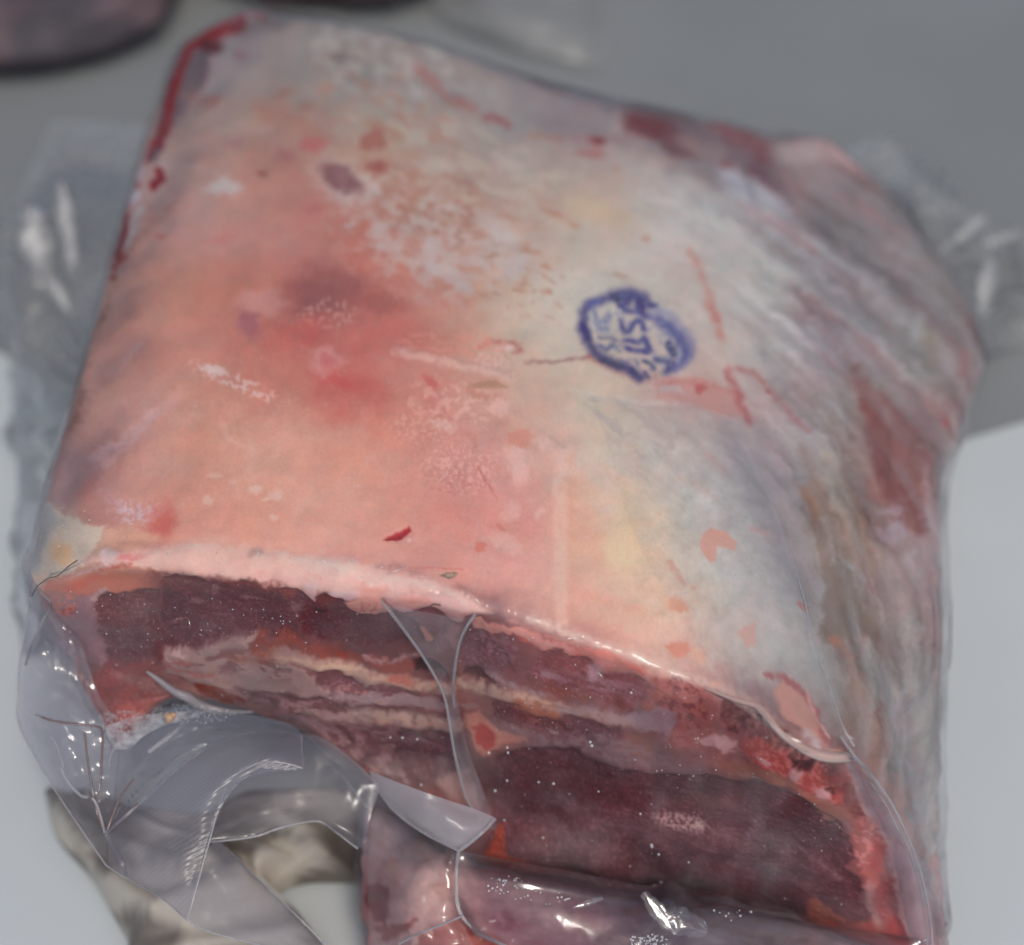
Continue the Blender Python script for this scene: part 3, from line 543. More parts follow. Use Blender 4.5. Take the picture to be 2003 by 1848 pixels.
# --- ink stamp
IC = (62,58,112)
cx, cy, ra, rb, an = 1248, 656, 122, 68, R(36)
def epts(a0, a1, fa=1.0, n=14, w0=8, w1=8, oa=0):
    r = []
    for t in np.linspace(R(a0), R(a1), n):
        x = ra * fa * math.cos(t); y = rb * fa * math.sin(t)
        r.append((cx + x * math.cos(an) - y * math.sin(an), cy + x * math.sin(an) + y * math.cos(an), w0 + (w1 - w0) * (t - R(a0)) / (R(a1) - R(a0) + 1e-9)))
    return r
P.cls[np.hypot(((P.X - cx) * math.cos(an) + (P.Y - cy) * math.sin(an)) / (ra + 7), (-(P.X - cx) * math.sin(an) + (P.Y - cy) * math.cos(an)) / (rb + 7)) < 1] = 4
SI = (70,68,122)
P.line('S', [(1080,300),(850,240),(640,300),(330,400),(250,520),(240,700),(310,900),(420,1060),(620,1190),(900,1310),(1010,1390)], (62,58,108), 19, 7, 3, .85)
P.line('S', [(250,690),(320,860)], (58,48,104), 12, 4, 1.5); P.line('S', [(320,430),(430,370)], (84,84,140), 13, 5, 2); P.line('S', [(900,1310),(1010,1390)], (58,58,98), 9, 4, 1.5); P.line('S', [(480,1160),(760,1270)], (66,68,98), 9, 4, 1.5)
P.poly('S', [(600,290),(760,235),(960,270),(1100,340),(1290,440),(1200,480),(1090,450),(1060,560),(980,530),(820,520),(700,450)], (70,66,112), 4, 2.5)
P.ell('S', 690, 330, 70, 50, 30, (52,50,84), .6, 2); P.line('S', [(1000,360),(1060,480),(1100,560)], (62,48,100), 12, 4, 2); P.ell('S', 910, 420, 40, 60, 0, (132,124,132), .6, 2)
P.line('S', [(1100,560,30),(1250,600,60),(1420,760,80),(1560,880,80),(1640,1060,90),(1650,1200,90),(1500,1320,70),(1380,1340,30)], (84,84,132), f=8, warp=4, op=.95)
P.line('S', [(1250,480,20),(1450,600,20),(1650,800,25),(1760,1000,25),(1740,1200,25),(1600,1320,30)], (116,114,150), f=9, warp=4, op=.85)
P.line('S', [(1320,620),(1430,760),(1560,860),(1580,950)], (82,84,130), 7, 4, 2.5); P.line('S', [(1420,960),(1470,1060),(1510,1140)], (56,60,100), 13, 4, 2); P.line('S', [(1250,1160),(1380,1170),(1440,1250),(1420,1340)], (72,76,116), 13, 5, 2.5)
P.mottle('S', 1000, 820, 800, 520, 36, (96,96,140), 16, .3, .2, .35, 0, 44)
P.ell('S', 1420, 1140, 30, 26, 0, (150,150,158), .6, 2); P.line('S', [(1580,1090),(1560,1250)], (164,162,168), 6, 4, 2, .8); P.ell('S', 1340, 1240, 36, 26, 0, (150,150,162), .6, 2, .8)
P.line('S', [(1060,1170),(1150,1210),(1210,1280)], (60,72,104), 8, 3, 2); P.line('S', [(950,1160),(985,1220)], (96,108,130), 5, 3, 2); P.line('S', [(1080,1330),(1120,1390)], (70,70,110), 6, 3, 2)
# letters U S (reading upwards) and worn letters beside them
P.line('S', [(830,890),(1000,910),(1090,880),(1130,940),(1160,1030),(1120,1040)], SI, 10.5, 3.5, 1.6); P.line('S', [(850,1010),(980,1035),(1120,1040)], SI, 10.5, 3.5, 1.6); P.line('S', [(1090,860),(1160,1030)], SI, 10.5, 3.5, 1.6)
P.line('S', [(770,620),(780,700),(830,770),(890,760),(920,680),(950,640),(1020,620),(1060,680),(1080,760)], SI, 10.5, 3.5, 1.6)
P.line('S', [(400,520),(420,600),(420,660),(560,640),(620,600),(600,560)], (100,106,144), 8, 4, 2, .9); P.line('S', [(450,720),(580,730)], (112,118,144), 9, 5, 2, .9); P.line('S', [(480,840),(640,830),(690,880)], (98,102,126), 7, 4, 2); P.line('S', [(640,940),(560,1000),(480,950)], (88,90,130), 8, 4, 2); P.line('S', [(660,960),(740,1040)], (110,120,138), 7, 4, 2)
P.line('S', [(440,640),(560,690)], (128,130,154), 12, 8, 2, .6); P.mottle('S', 1000, 800, 900, 500, 36, (176,170,164), 8, .34, .1, .45, 0, 41)

# --- ridge of fat along the cut
P.poly('D', [(150,1100),(300,1068),(360,1058),(500,1075),(640,1088),(800,1118),(880,1150),(935,1172),(960,1195),(930,1207),(850,1190),(760,1172),(690,1168),(620,1158),(560,1150),(480,1140),(420,1128),(330,1120),(280,1125),(200,1120)], (219,176,164), 10, 6, .85, .0004)
P.line('R4', [(850,1320),(1200,1280),(1500,1330),(1900,1420)], (230,192,181), 14, 14, 3, .5); P.line('Z3', [(300,40),(700,60),(1100,120),(1250,220),(1300,300)], (232,196,184), 12, 12, 4, .5)  # pale strokes paint the highlight along the ridge crest
P.mottle('D', 560, 1135, 380, 22, 4, (214,152,142), 26, .2, .3, .4, 0, 50, 3, 4)
P.line('R4', [(220,1540),(290,1450),(400,1400),(440,1380)], (116,112,120), 1.6, 1.5, 2, .9)
P.poly('Z1', [(420,560),(560,430),(800,330),(1000,300),(1300,310),(1560,380),(1600,480),(1350,640),(1060,600),(860,620),(640,600)], (184,122,104), 5, 6, .9)
P.line('Z1', [(560,470,14),(760,400,18),(960,340,16),(1160,280,14)], (190,152,146), f=5, warp=4, op=.9); P.line('Z1', [(980,370),(1100,335),(1260,315)], (180,88,72), 7, 3, 3, .9); P.ell('Z1', 1260, 240, 130, 36, -8, (206,124,120), .5, 6, .9); P.ell('Z1', 1060, 230, 90, 50, -20, (196,176,176), .4, 8, .8)
P.ell('Z1', 1130, 440, 180, 60, -10, (182,110,86), .6, 8, .7); P.ell('Z1', 800, 510, 170, 50, -25, (188,106,88), .6, 8, .7); P.poly('Z1', [(820,650),(960,600),(1030,560),(1080,600),(960,660),(850,720)], (170,150,150), 4, 6, .9)
P.cls[(UVv > 1176)] = 2
# --- cut face: lean blocks
def lean(k, pts, c, f=4.5, warp=7, op=1, h=-.0012, tex=.12): P.poly(k, pts, c, f, warp, op, h, 1, tex)
def fat(k, pts, c, f=4.5, warp=6, op=1, h=.0007, tex=.08, cls=2): P.poly(k, pts, c, f, warp, op, h, cls, tex)
lean('Z1', [(850,700),(1000,640),(1200,610),(1450,560),(1600,620),(1560,900),(1520,1250),(1330,1330),(1150,1320),(1040,1300),(960,1150),(920,960)], (104,74,78))
P.ell('Z1', 1250, 1130, 260, 200, 0, (100,80,86), .6, 6, .7); P.line('Z1', [(1480,900),(1560,1100),(1570,1280)], (100,52,56), 16, 8, 5, .8)
fat('Z1', [(590,640),(860,640),(880,800),(960,1000),(1040,1290),(960,1360),(780,1220),(660,1000)], (136,116,124), 5, 5, .9)
P.ell('Z1', 670, 770, 46, 40, 0, (150,76,74), .5, 6); P.mottle('Z1', 650, 700, 110, 130, 0, (178,120,108), 8, 0, .12, .8, 0, 51)
P.line('Z1', [(500,820,30),(580,980,40),(680,1150,36),(740,1250,20)], (166,168,174), f=5, warp=6, op=.9)
P.line('Z1', [(760,1230),(800,1400),(820,1560)], (160,92,74), 6, 4, 4, .9)
lean('Z2', [(190,250),(300,205),(560,250),(760,330),(870,350),(900,270),(1060,290),(1180,370),(1380,360),(1520,350),(1600,480),(1520,600),(1480,700),(1500,840),(1380,860),(1200,840),(900,770),(700,880),(400,940),(180,980),(170,600)], (92,60,68))
P.ell('Z2', 350, 330, 300, 90, 10, (116,66,66), .6, 10, .7); P.ell('Z2', 1100, 330, 300, 60, 8, (116,62,58), .6, 10, .7); P.ell('Z2', 1420, 420, 120, 60, 0, (122,66,62), .6, 10, .8)
for a in [(480,510,90,26,-10),(680,380,30,50,0),(1040,480,100,20,10),(1460,560,60,40,30),(320,720,80,24,0)]: P.ell('Z2', *a, (128,102,104), .6, 6, .7)
lean('Z2', [(1520,610),(1600,470),(1640,490),(1700,440),(1760,400),(1960,450),(2010,560),(2300,560),(2560,640),(2700,780),(2760,900),(2450,900),(2200,900),(1900,920),(1680,860),(1560,800),(1480,700)], (90,44,52))
P.ell('Z2', 1800, 480, 120, 60, 0, (110,44,42), .6, 6, .8); P.line('Z2', [(1650,600),(1700,620),(1780,605)], (50,18,24), 6, 3, 4); P.ell('Z2', 1830, 700, 220, 90, 0, (88,40,54), .7, 6, .6); P.ell('Z2', 2350, 620, 180, 90, 20, (102,68,78), .7, 8, .7)
# drips of fat over the lean
fat('Z2', [(1560,280),(1700,300),(1700,430),(1660,510),(1600,440)], (196,160,158), 2, 4); fat('Z3', [(0,170),(180,150),(330,160),(330,210),(200,250),(80,235),(0,220)], (198,166,166), 3, 4)
fat('Z3', [(160,270),(300,230),(480,200),(620,330),(600,390),(540,430),(430,440),(280,420),(180,350)], (196,150,138), 3, 5, 1, .0015); P.mottle('Z3', 380, 340, 180, 90, 0, (178,110,102), 7, .15, .1, .7, 0, 52, 3, 100)
fat('Z3', [(520,200),(800,180),(1100,190),(1280,260),(1440,360),(1300,480),(1180,430),(1060,330),(920,360),(860,410),(740,400),(640,330)], (202,158,154), 3, 5); P.ell('Z3', 880, 240, 200, 50, 8, (208,134,122), .6, 8, .8); P.ell('Z3', 420, 170, 160, 60, 0, (206,136,124), .6, 8, .7)
lean('Z3', [(890,400),(1000,350),(1100,370),(1180,470),(1170,640),(1140,780),(1050,760),(1030,640),(960,560)], (124,84,90)); lean('Z3', [(780,410),(890,400),(960,540),(880,540)], (112,66,72)); fat('Z3', [(880,540),(950,560),(1020,660),(960,700)], (186,140,122), 3, 4)
fat('Z3', [(1160,500),(1300,500),(1260,760),(1180,740),(1160,620)], (160,122,120), 5, 5, .9)
lean('Z3', [(1370,450),(1520,480),(1560,700),(1750,780),(1780,980),(1600,1020),(1300,940),(1290,760),(1330,600)], (104,76,84)); P.mottle('Z3', 1650, 720, 260, 160, 30, (142,110,122), 14, .0, .15, .7, 0, 53)
# band of cream and grey under the upper lean
fat('Z2', [(200,980),(420,950),(720,920),(900,820),(1100,830),(1010,950),(1200,960),(1380,910),(1600,980),(1900,1060),(2400,1250),(2400,1500),(2000,1480),(1700,1440),(1400,1420),(1000,1360),(700,1300),(400,1270),(250,1150)], (144,128,124), 4, 7, 1, .0006)
P.ell('Z2', 300, 1030, 110, 50, -5, (172,156,152), .4, 8); P.ell('Z2', 1010, 860, 100, 30, -10, (160,140,136), .5, 8); P.line('Z2', [(1160,850),(1100,950),(1250,920),(1420,860),(1600,930),(1850,990),(2050,1050)], (134,72,62), 20, 7, 6, .9)
P.mottle('Z2', 1000, 1100, 700, 120, 6, (116,84,88), 18, .12, .1, .85, -.0006, 54, 3, 6); P.mottle('Z2', 1500, 1120, 500, 90, 12, (110,74,78), 14, .15, .1, .8, -.0005, 55, 3, 12)
P.mottle('Z2', 450, 1130, 300, 100, 8, (150,104,100), 16, .0, .12, .8, 0, 56, 2, 8)
lean('Z2', [(1700,1190),(1900,1180),(2100,1290),(2300,1400),(2100,1420),(1850,1370),(1680,1280)], (100,68,74)); lean('Z3', [(0,980),(200,1040),(320,1120),(420,1070),(620,1100),(760,1180),(900,1230),(700,1250),(300,1270),(0,1230)], (102,72,78))
P.mottle('Z3', 250, 1180, 280, 70, 5, (140,106,108), 7, .1, .08, .8, .0004, 57, 2, 5)
# rib bars
P.line('Z3', [(-900,860),(-500,830),(0,870),(200,940),(500,1040),(900,1120),(1200,1180)], (128,84,72), 12, 6, 4, .7)
RB = (162,142,128)
P.line('Z3', [(-500,850,44),(0,900,60),(250,965,64),(600,1060,64),(900,1110,60),(1200,1165,44)], RB, f=5, warp=3, h=.0005, cls=3)
P.ell('Z3', 700, 1040, 130, 50, 12, (166,106,92), .5, 8, .9); P.ell('Z3', 1100, 1100, 100, 30, 12, (182,140,120), .6, 6, .8); P.ell('Z3', 80, 930, 200, 30, 10, (186,172,146), .7, 6, .7)
P.poly('Z3', [(340,830),(480,800),(640,850),(800,830),(860,900),(840,980),(760,1000),(560,960),(380,880)], (138,80,72), 5, 6, .9); P.line('Z3', [(350,830),(440,850),(620,865),(740,830),(880,800)], (158,132,132), 7, 3, 5, .9)
lean('Z3', [(830,870),(930,830),(1040,870),(1140,960),(1180,1040),(1000,990),(850,960)], (62,34,42), h=-.002); lean('Z3', [(1310,960),(1420,960),(1560,1020),(1650,1100),(1560,1110),(1320,1020)], (72,36,42), h=-.002)
P.line('Z3', [(1290,1100,50),(1500,1140,56),(1700,1180,56),(2000,1260,52),(2300,1350,48),(2700,1420,40),(3200,1520,30)], RB, f=5, warp=3, h=.0005, cls=3)
P.mottle('Z4', 600, 900, 400, 110, 12, (138,104,86), 16, .1, .12, .8, 0, 58, 2, 12)
P.line('Z3', [(1560,1010),(1750,1080),(1900,1150),(2200,1220)], (146,136,142), 7, 4, 4, .9)
P.mottle('Z3', 700, 1270, 760, 70, 4, (130,122,124), 16, -.1, .15, .8, 0, 59, 3, 5)
P.line('Z3', [(-1200,1500),(-600,1490),(0,1340,),(400,1350),(900,1390),(1250,1420)], (84,72,76), 9, 6, 3, .7, -.0008)
P.line('Z3', [(-300,1350,30),(0,1370,56),(300,1400,64),(700,1440,66),(1000,1460,70),(1260,1500,60)], (150,136,126), f=5, warp=3, h=.0005, cls=3)
P.mottle('Z3', 700, 1460, 500, 50, 4, (166,128,116), 14, .1, .12, .6, 0, 60, 2.5, 4)
lean('Z3', [(0,1500),(240,1500),(400,1560),(440,1640),(380,1720),(100,1680),(0,1600)], (86,56,62)); lean('Z3', [(600,1600),(720,1510),(860,1560),(960,1620),(1150,1580),(1300,1700),(1350,1900),(900,1880),(700,1800),(560,1700)], (80,50,58))
P.ell('Z3', 450, 1600, 30, 60, -20, (116,96,98), .6, 5, .7); P.line('Z3', [(340,1770),(700,1810)], (58,32,36), 9, 5, 4, .9)  # dark stroke paints a thin shadow under the lobe
lean('R8', [(180,760),(420,740),(700,800),(800,900),(600,880),(300,850)], (94,76,80)); fat('R8', [(580,880),(700,850),(760,830),(820,960),(820,1030),(700,980)], (136,118,116), 5, 4, .9); P.line('R8', [(230,800),(300,880),(500,920),(700,990),(870,1060)], (118,80,78), 20, 8, 4, .9); P.line('R8', [(380,810),(440,880),(520,890)], (122,100,102), 4, 4, 4, .8)
# right half of the face
lean('Z4', [(420,440),(560,360),(760,380),(900,440),(1000,560),(1200,600),(1500,660),(1580,750),(1500,830),(1350,900),(1100,880),(800,820),(560,760),(380,620)], (122,76,80), 5, 7, .9, -.0006)
P.mottle('Z4', 900, 700, 600, 130, 10, (148,112,124), 22, .05, .18, .7, 0, 61, 2, 10); P.ell('Z4', 540, 620, 90, 50, 10, (158,128,138), .5, 6, .8); P.ell('Z4', 1000, 560, 60, 110, 35, (176,150,160), .6, 6, .8)
fat('Z4', [(-200,80),(400,160),(480,260),(740,330),(840,400),(760,420),(640,330),(480,370),(400,300),(200,200),(-200,200)], (212,146,136), 3, 5); P.line('Z4', [(430,180),(520,290),(700,310),(850,380)], (216,166,160), 6, 3, 4, .8)
P.ell('Z4', 1060, 400, 240, 60, 8, (214,120,108), .5, 8, .95); P.ell('Z4', 330, 280, 90, 30, 30, (206,112,104), .6, 5, .8); P.ell('Z4', 1400, 540, 120, 40, 20, (196,110,96), .6, 8, .8); P.line('Z4', [(820,270),(700,250),(620,240)], (190,150,138), 5, 3, 3, .7)
P.line('Z4', [(1150,870),(1350,920)], (112,56,56), 12, 5, 4); P.line('Z4', [(540,760),(900,840)], (118,76,68), 16, 8, 5, .7)
fat('Z4', [(1560,660),(1800,660),(2100,640),(2160,900),(2150,1250),(2000,1350),(1820,1300),(1700,1150),(1600,1000),(1480,880),(1600,760)], (158,98,94), 6, 8, 1, 0)
P.mottle('Z4', 1850, 900, 300, 320, 0, (118,66,70), 18, .12, .1, .8, 0, 62); P.mottle('Z4', 1850, 760, 260, 160, 0, (184,126,118), 20, .1, .12, .7, 0, 63)
P.poly('Z4', [(1250,1000),(1480,980),(1600,920),(1780,1000),(1820,1100),(1700,1200),(1560,1160),(1400,1100)], (142,126,136), 5, 7, .9); P.poly('Z4', [(1290,1200),(1500,1150),(1600,1300),(1620,1400),(1400,1420),(1280,1350)], (132,96,86), 8, 8, .8)
P.line('Z4', [(650,950),(900,960),(1200,1030),(1500,1090)], (138,124,130), 16, 8, 5, .8); lean('Z4', [(700,1000),(860,1010),(900,1050),(1100,1080),(1280,1160),(1270,1230),(1050,1230),(800,1180),(760,1100)], (96,66,74))
lean('Z4', [(0,880),(260,900),(300,960),(520,1040),(640,1080),(760,1160),(770,1230),(620,1250),(430,1200),(250,1120),(0,1010)], (92,54,60)); P.mottle('Z4', 500, 1130, 260, 70, 22, (128,84,84), 7, .1, .08, .6, 0, 64, 5, 20); P.line('Z4', [(270,900),(420,950),(600,1000)], (150,100,80), 20, 6, 5, .85)
P.line('Z4', [(0,1080),(250,1180),(500,1260),(900,1330),(1300,1420),(1700,1500),(2000,1560)], (118,100,106), 26, 14, 7, .8); P.mottle('Z4', 1100, 1320, 700, 120, 10, (124,106,112), 12, -.05, .15, .7, 0, 65, 2, 10)
P.poly('Z3', [(1330,1400),(1480,1380),(1700,1560),(1950,1620),(1700,1680),(1600,1760),(1560,1800),(1450,1700),(1400,1560)], (160,118,106), 5, 6, .9); P.poly('Z3', [(1420,1510),(1500,1500),(1620,1600),(1640,1690),(1560,1740),(1470,1650)], (146,66,62), 4, 5, .9)
# big dark eye of lean
lean('D', [(965,1492),(1005,1468),(1060,1465),(1110,1472),(1170,1497),(1250,1515),(1330,1520),(1400,1524),(1440,1530),(1462,1540),(1480,1527),(1560,1562),(1625,1600),(1665,1640),(1672,1680),(1655,1700),(1690,1740),(1720,1790),(1640,1800),(1560,1795),(1450,1770),(1300,1745),(1100,1705),(920,1664),(960,1605)], (78,46,54), 3, 5, 1, -.0018)
P.ell('D', 1350, 1680, 330, 70, 10, (94,72,78), .6, 12, .8); P.mottle('D', 1300, 1640, 380, 110, 12, (116,96,100), 26, .12, .25, .3, 0, 66, 2, 12); P.ell('D', 1120, 1540, 150, 50, 10, (70,38,46), .6, 10, .7); P.ell('D', 1380, 1575, 60, 12, 0, (96,50,48), .7, 6, .7)
P.mottle('D', 1150, 1650, 160, 30, 8, (112,90,94), 12, .1, .2, .35, 0, 67); P.mottle('D', 1330, 1615, 60, 18, 10, (146,126,124), 8, -.1, .12, .8, 0, 68); P.ell('Z5', 160, 1045, 34, 30, 0, (140,128,124), .5, 3, .9)
P.poly('Z6', [(680,540),(760,440),(850,340),(900,340),(880,450),(960,520),(1100,570),(1280,620),(1250,650),(1050,630),(860,590)], (126,58,46), 4, 5, .95); P.line('Z6', [(660,545),(900,600),(1100,640),(1400,690),(1700,770)], (170,150,146), 8, 5, 3, .7)
P.line('Z5', [(480,710),(640,760),(800,830),(1000,930),(1150,1010),(1220,1090)], (142,122,120), 7, 3, 3, .9); P.line('Z5', [(500,740),(640,790),(800,860),(960,930)], (74,50,54), 4, 2, 3, .8)
P.line('Z5', [(840,1200),(960,1290),(1150,1420)], (112,90,94), 5, 4, 3, .8); P.line('Z5', [(780,1270),(780,1430),(880,1480)], (112,90,92), 6, 4, 5, .6); P.mottle('Z5', 1090, 1040, 150, 60, 35, (142,104,96), 14, 0, .12, .8, 0, 69)
# upper right corner of the face, under the cap
lean('Z5', [(290,100),(420,130),(600,200),(760,330),(900,440),(1100,560),(1150,600),(1100,700),(960,680),(880,600),(780,560),(700,420),(620,400),(480,380),(380,420),(320,300),(330,200)], (106,72,74), 4, 7, 1, -.003)
P.mottle('Z5', 700, 430, 420, 120, 32, (150,112,104), 16, .08, .12, .8, 0, 70); P.line('Z5', [(330,180),(310,300),(350,390),(410,420)], (86,44,50), 4, 2, 3, .9); P.line('Z5', [(290,110),(560,200),(760,340),(1000,520),(1150,580)], (84,46,48), 11, 6, 3, .8, -.001)  # last dark stroke paints the shade under the cap's lip
fat('Z5', [(440,480),(480,430),(600,440),(760,540),(780,640),(960,660),(1040,760),(1150,800),(1150,880),(980,840),(800,720),(620,660),(480,560)], (176,82,78), 5, 7, 1, 0); P.mottle('Z5', 800, 640, 420, 130, 32, (196,124,116), 12, .1, .1, .8, 0, 71)
for a in [(330,490,90,46,25),(610,580,50,24,35),(820,700,56,60,0),(1010,820,56,56,20),(230,480,90,30,10)]: P.ell('Z5', *a, (192,164,166), .35, 7, .85, .0004)
P.poly('Z5', [(240,590),(450,600),(700,680),(960,840),(1150,900),(1230,1020),(1050,960),(800,820),(560,720),(400,690)], (150,106,92), 6, 6, .8)
lean('Z5', [(770,570),(840,600),(940,650),(920,690),(800,640)], (86,44,50), h=-.0015); lean('Z5', [(1150,740),(1220,740),(1300,920),(1340,1010),(1240,1000),(1160,880)], (120,58,56), h=-.0008); lean('Z5', [(1030,780),(1130,790),(1080,830)], (98,50,52), h=-.0008)
fat('Z5', [(1220,1020),(1340,1000),(1420,1080),(1460,1200),(1440,1330),(1400,1440),(1300,1500),(1280,1330),(1300,1220),(1200,1180)], (156,98,94), 6, 9, 1, 0); P.mottle('Z5', 1330, 1150, 120, 200, 20, (190,130,126), 14, .1, .12, .8, 0, 72); P.ell('Z5', 1400, 1250, 50, 90, 0, (152,72,72), .6, 8, .8)
P.line('Z5', [(1340,1450,20),(1350,1560,40),(1400,1680,30)], (156,130,130), f=6, warp=6, op=.8); lean('Z5', [(1430,1440),(1510,1420),(1560,1560),(1560,1640),(1440,1640),(1420,1540)], (128,74,76), h=-.0006)
P.poly('Z5', [(880,1560),(960,1550),(1080,1620),(1180,1660),(1000,1680),(870,1650)], (140,88,76), 5, 6, .9); P.line('Z5', [(1000,1690),(1200,1700),(1400,1700)], (134,64,58), 14, 7, 5, .8); P.poly('Z5', [(1430,1700),(1500,1640),(1570,1620),(1610,1760),(1560,1780),(1480,1750)], (146,58,56), 5, 5)
P.line('Z5', [(1190,570,12),(1240,720,22),(1310,900,24),(1420,1050,26),(1490,1230,22),(1520,1400,16),(1570,1600,14),(1630,1750,14)], (164,148,148), f=5, warp=5, op=.85)
P.poly('D', [(1668,1488),(1700,1530),(1760,1620),(1800,1720),(1822,1840),(1800,1850),(1780,1800),(1760,1720),(1740,1640),(1700,1580),(1665,1500)], (136,126,134), 8, 4, .8)
# cap edge right of the ridge
P.line('D', [(1040,1205),(1150,1250),(1300,1300),(1400,1340),(1487,1372),(1540,1425),(1588,1460),(1642,1476)], (206,178,164), 18, 8, 4, .7); P.line('D', [(1000,1215),(1100,1262),(1200,1305)], (214,140,130), 12, 7, 5, .7)
P.poly('R9', [(640,400),(720,350),(830,420),(900,560),(950,660),(930,690),(860,610),(740,520)], (192,134,118), 6, 6, .9); P.line('R9', [(610,300,8),(700,345,14),(790,380,18),(850,450,12),(900,550,8),(935,660,20)], (158,74,74), f=3, warp=4); P.line('R9', [(830,400),(870,510),(950,620)], (214,170,160), 4, 2, 3, .8)
P.line('R9', [(830,600),(900,660),(870,700)], (186,170,172), 16, 6, 5, .8)
# lower left red lobe
lean('R7', [(440,330),(540,300),(700,320),(880,360),(920,440),(800,510),(640,560),(540,570),(480,480)], (140,86,84), 5, 6, 1, 0); P.ell('R7', 700, 415, 70, 30, -10, (160,84,80), .8, 6); P.ell('R7', 590, 380, 80, 50, 0, (146,64,70), .6, 8, .7); P.line('R7', [(560,570),(760,540),(880,460)], (176,116,100), 10, 5, 5, .8); P.line('R7', [(620,330),(780,370),(900,410)], (166,130,120), 10, 7, 5, .7)
P.poly('R7', [(1030,375),(1200,390),(1350,470),(1250,480),(1100,440)], (118,60,50), 4, 4)
lean('Z2', [(900,1320),(1300,1380),(1700,1440),(2000,1470),(2000,1600),(1500,1560),(1100,1500)], (84,58,62), 6, 5, .9, -.001)
P.mottle('D', 620, 1420, 220, 50, 14, (126,106,110), 14, .05, .15, .7, 0, 73, 2.5, 14)
dk = sstep(1560, 1640, UVv) * (P.cls == 1); P.col *= (1 - .28 * dk)[:, None]  # lower lean painted darker to offset the light its slope catches
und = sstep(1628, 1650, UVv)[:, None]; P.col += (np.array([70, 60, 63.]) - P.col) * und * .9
eye = sstep(1440, 1560, UVv) * (UVu > 950) * (UVu < 1560) * (P.cls == 1)
fb = fbm((P.X * .97 + P.Y * .24) * .12, -P.X * .24 + P.Y * .97, 7, 3, 950, .6); P.col *= (1 + .05 * fb * (P.cls == 1))[:, None]
fb2 = fbm((P.X * .97 + P.Y * .24) * .18, -P.X * .24 + P.Y * .97, 34, 4, 960, .6); P.col += (fb2 * eye)[:, None] * np.array([9, 5, 6.])
# brief grain over the lean (frosty specks in the tissue)
lm = (P.cls == 1)
gn = fbm(P.X, P.Y, 5.5, 2, 600); P.col[lm] += (sstep(.15, .6, gn[lm]) * 16)[:, None] * np.array([1, .92, .96])
P.col[lm] *= (1 + .06 * fbm(P.X[lm], P.Y[lm], 40, 4, 620))[:, None]
fm = (P.cls == 0) | (P.cls == 2)
P.col[fm] *= (1 + .018 * fbm(P.X[fm], P.Y[fm], 5, 2, 640))[:, None]

fq = (UVv > 1172) & (UVu < 1565); g_ = P.col.mean(1, keepdims=True); P.col[fq] = (((P.col - 100) * 1.07 + 97) * .93 + g_ * .07)[fq]
tq = (UVv < 1172); rd_ = 1 - np.abs(fbm(P.X, P.Y * 1.15, 70, 4, 900, .6)) * 2.2; vz = sstep(.55, .95, rd_) * sstep(-.2, .4, fbm(P.X, P.Y, 140, 3, 910)) * tq
P.col += (np.array([214, 182, 176.]) * (P.col.mean(1, keepdims=True) / 175) - P.col) * (vz * .18)[:, None]
bl = fbm(P.X, P.Y, 24, 5, 930, .68); P.col += (tq * bl)[:, None] * np.array([1, 2.5, 2.5])
g_ = P.col.mean(1, keepdims=True); sat_ = np.clip((P.col[:, :1] - P.col[:, 2:] - 60) / 60, 0, 1); P.col += (g_ - P.col) * sat_ * .12
P.col[tq] = .988 * ((P.col * .96 + g_ * .04) * (1 + .05 * sstep(900, 300, P.Y))[:, None] * np.array([1.0, 1.0, 1.01]))[tq]
KALB = 1.45
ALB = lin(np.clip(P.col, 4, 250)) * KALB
fc_ = (sstep(1165, 1190, UVv) * (1 - sstep(1555, 1570, UVu)))[:, None]
ALB = np.clip(ALB * (1 - fc_) * .97 + fc_ * (ALB - np.array([.016, .020, .024])) * np.array([1.20, .92, .94]), 0.004, 0.9) * np.array([.965, .98, .925])
CLS = P.cls.copy()
# flank class
CLS[(CLS == 0) & (UVu > 1560 + (UVv < 450) * 40) & (UVv < 1172)] = 5
face_lo = (UVv > 1180) & (UVu > 1570); CLS[face_lo & (UVu > 1600)] = 5

# relief
H = P.h * sstep(0, 1, np.ones_like(P.h))
H += .0007 * fbm(P.X, P.Y, 70, 4, 700) - .0004
facem = sstep(1180, 1230, UVv); H += facem * (.0009 * fbm(P.X, P.Y, 60, 4, 720) - .0006)
ridge = np.exp(-((UVv - 1135) / 36) ** 2); H += ridge * .0012 * fbm(UVu, UVv, 80, 3, 740)
H += fl * .0016 * st
Hs = H.reshape(NV, NU)
for _ in range(9):
    Hs[1:-1] = (Hs[:-2] + 2 * Hs[1:-1] + Hs[2:]) / 4; Hs[:, 1:-1] = (Hs[:, :-2] + 2 * Hs[:, 1:-1] + Hs[:, 2:]) / 4
SURF = BASE + NRM * Hs[..., None]
SN = grid_normals(SURF) * (-1 if FLIP else 1)
SV = SURF.reshape(-1, 3); SNv = SN.reshape(-1, 3); BV = BASE.reshape(-1, 3); BN = NRM.reshape(-1, 3)
Q = quads(NV, NU)
if not FLIP: pass
if (np.cross(SV[Q[1000, 1]] - SV[Q[1000, 0]], SV[Q[1000, 2]] - SV[Q[1000, 0]]) @ SNv[Q[1000, 0]]) < 0: Q = Q[:, ::-1]
vis = (UVu > 30) & (UVu < 1860) & (UVv > 60) & (UVv < 1640)

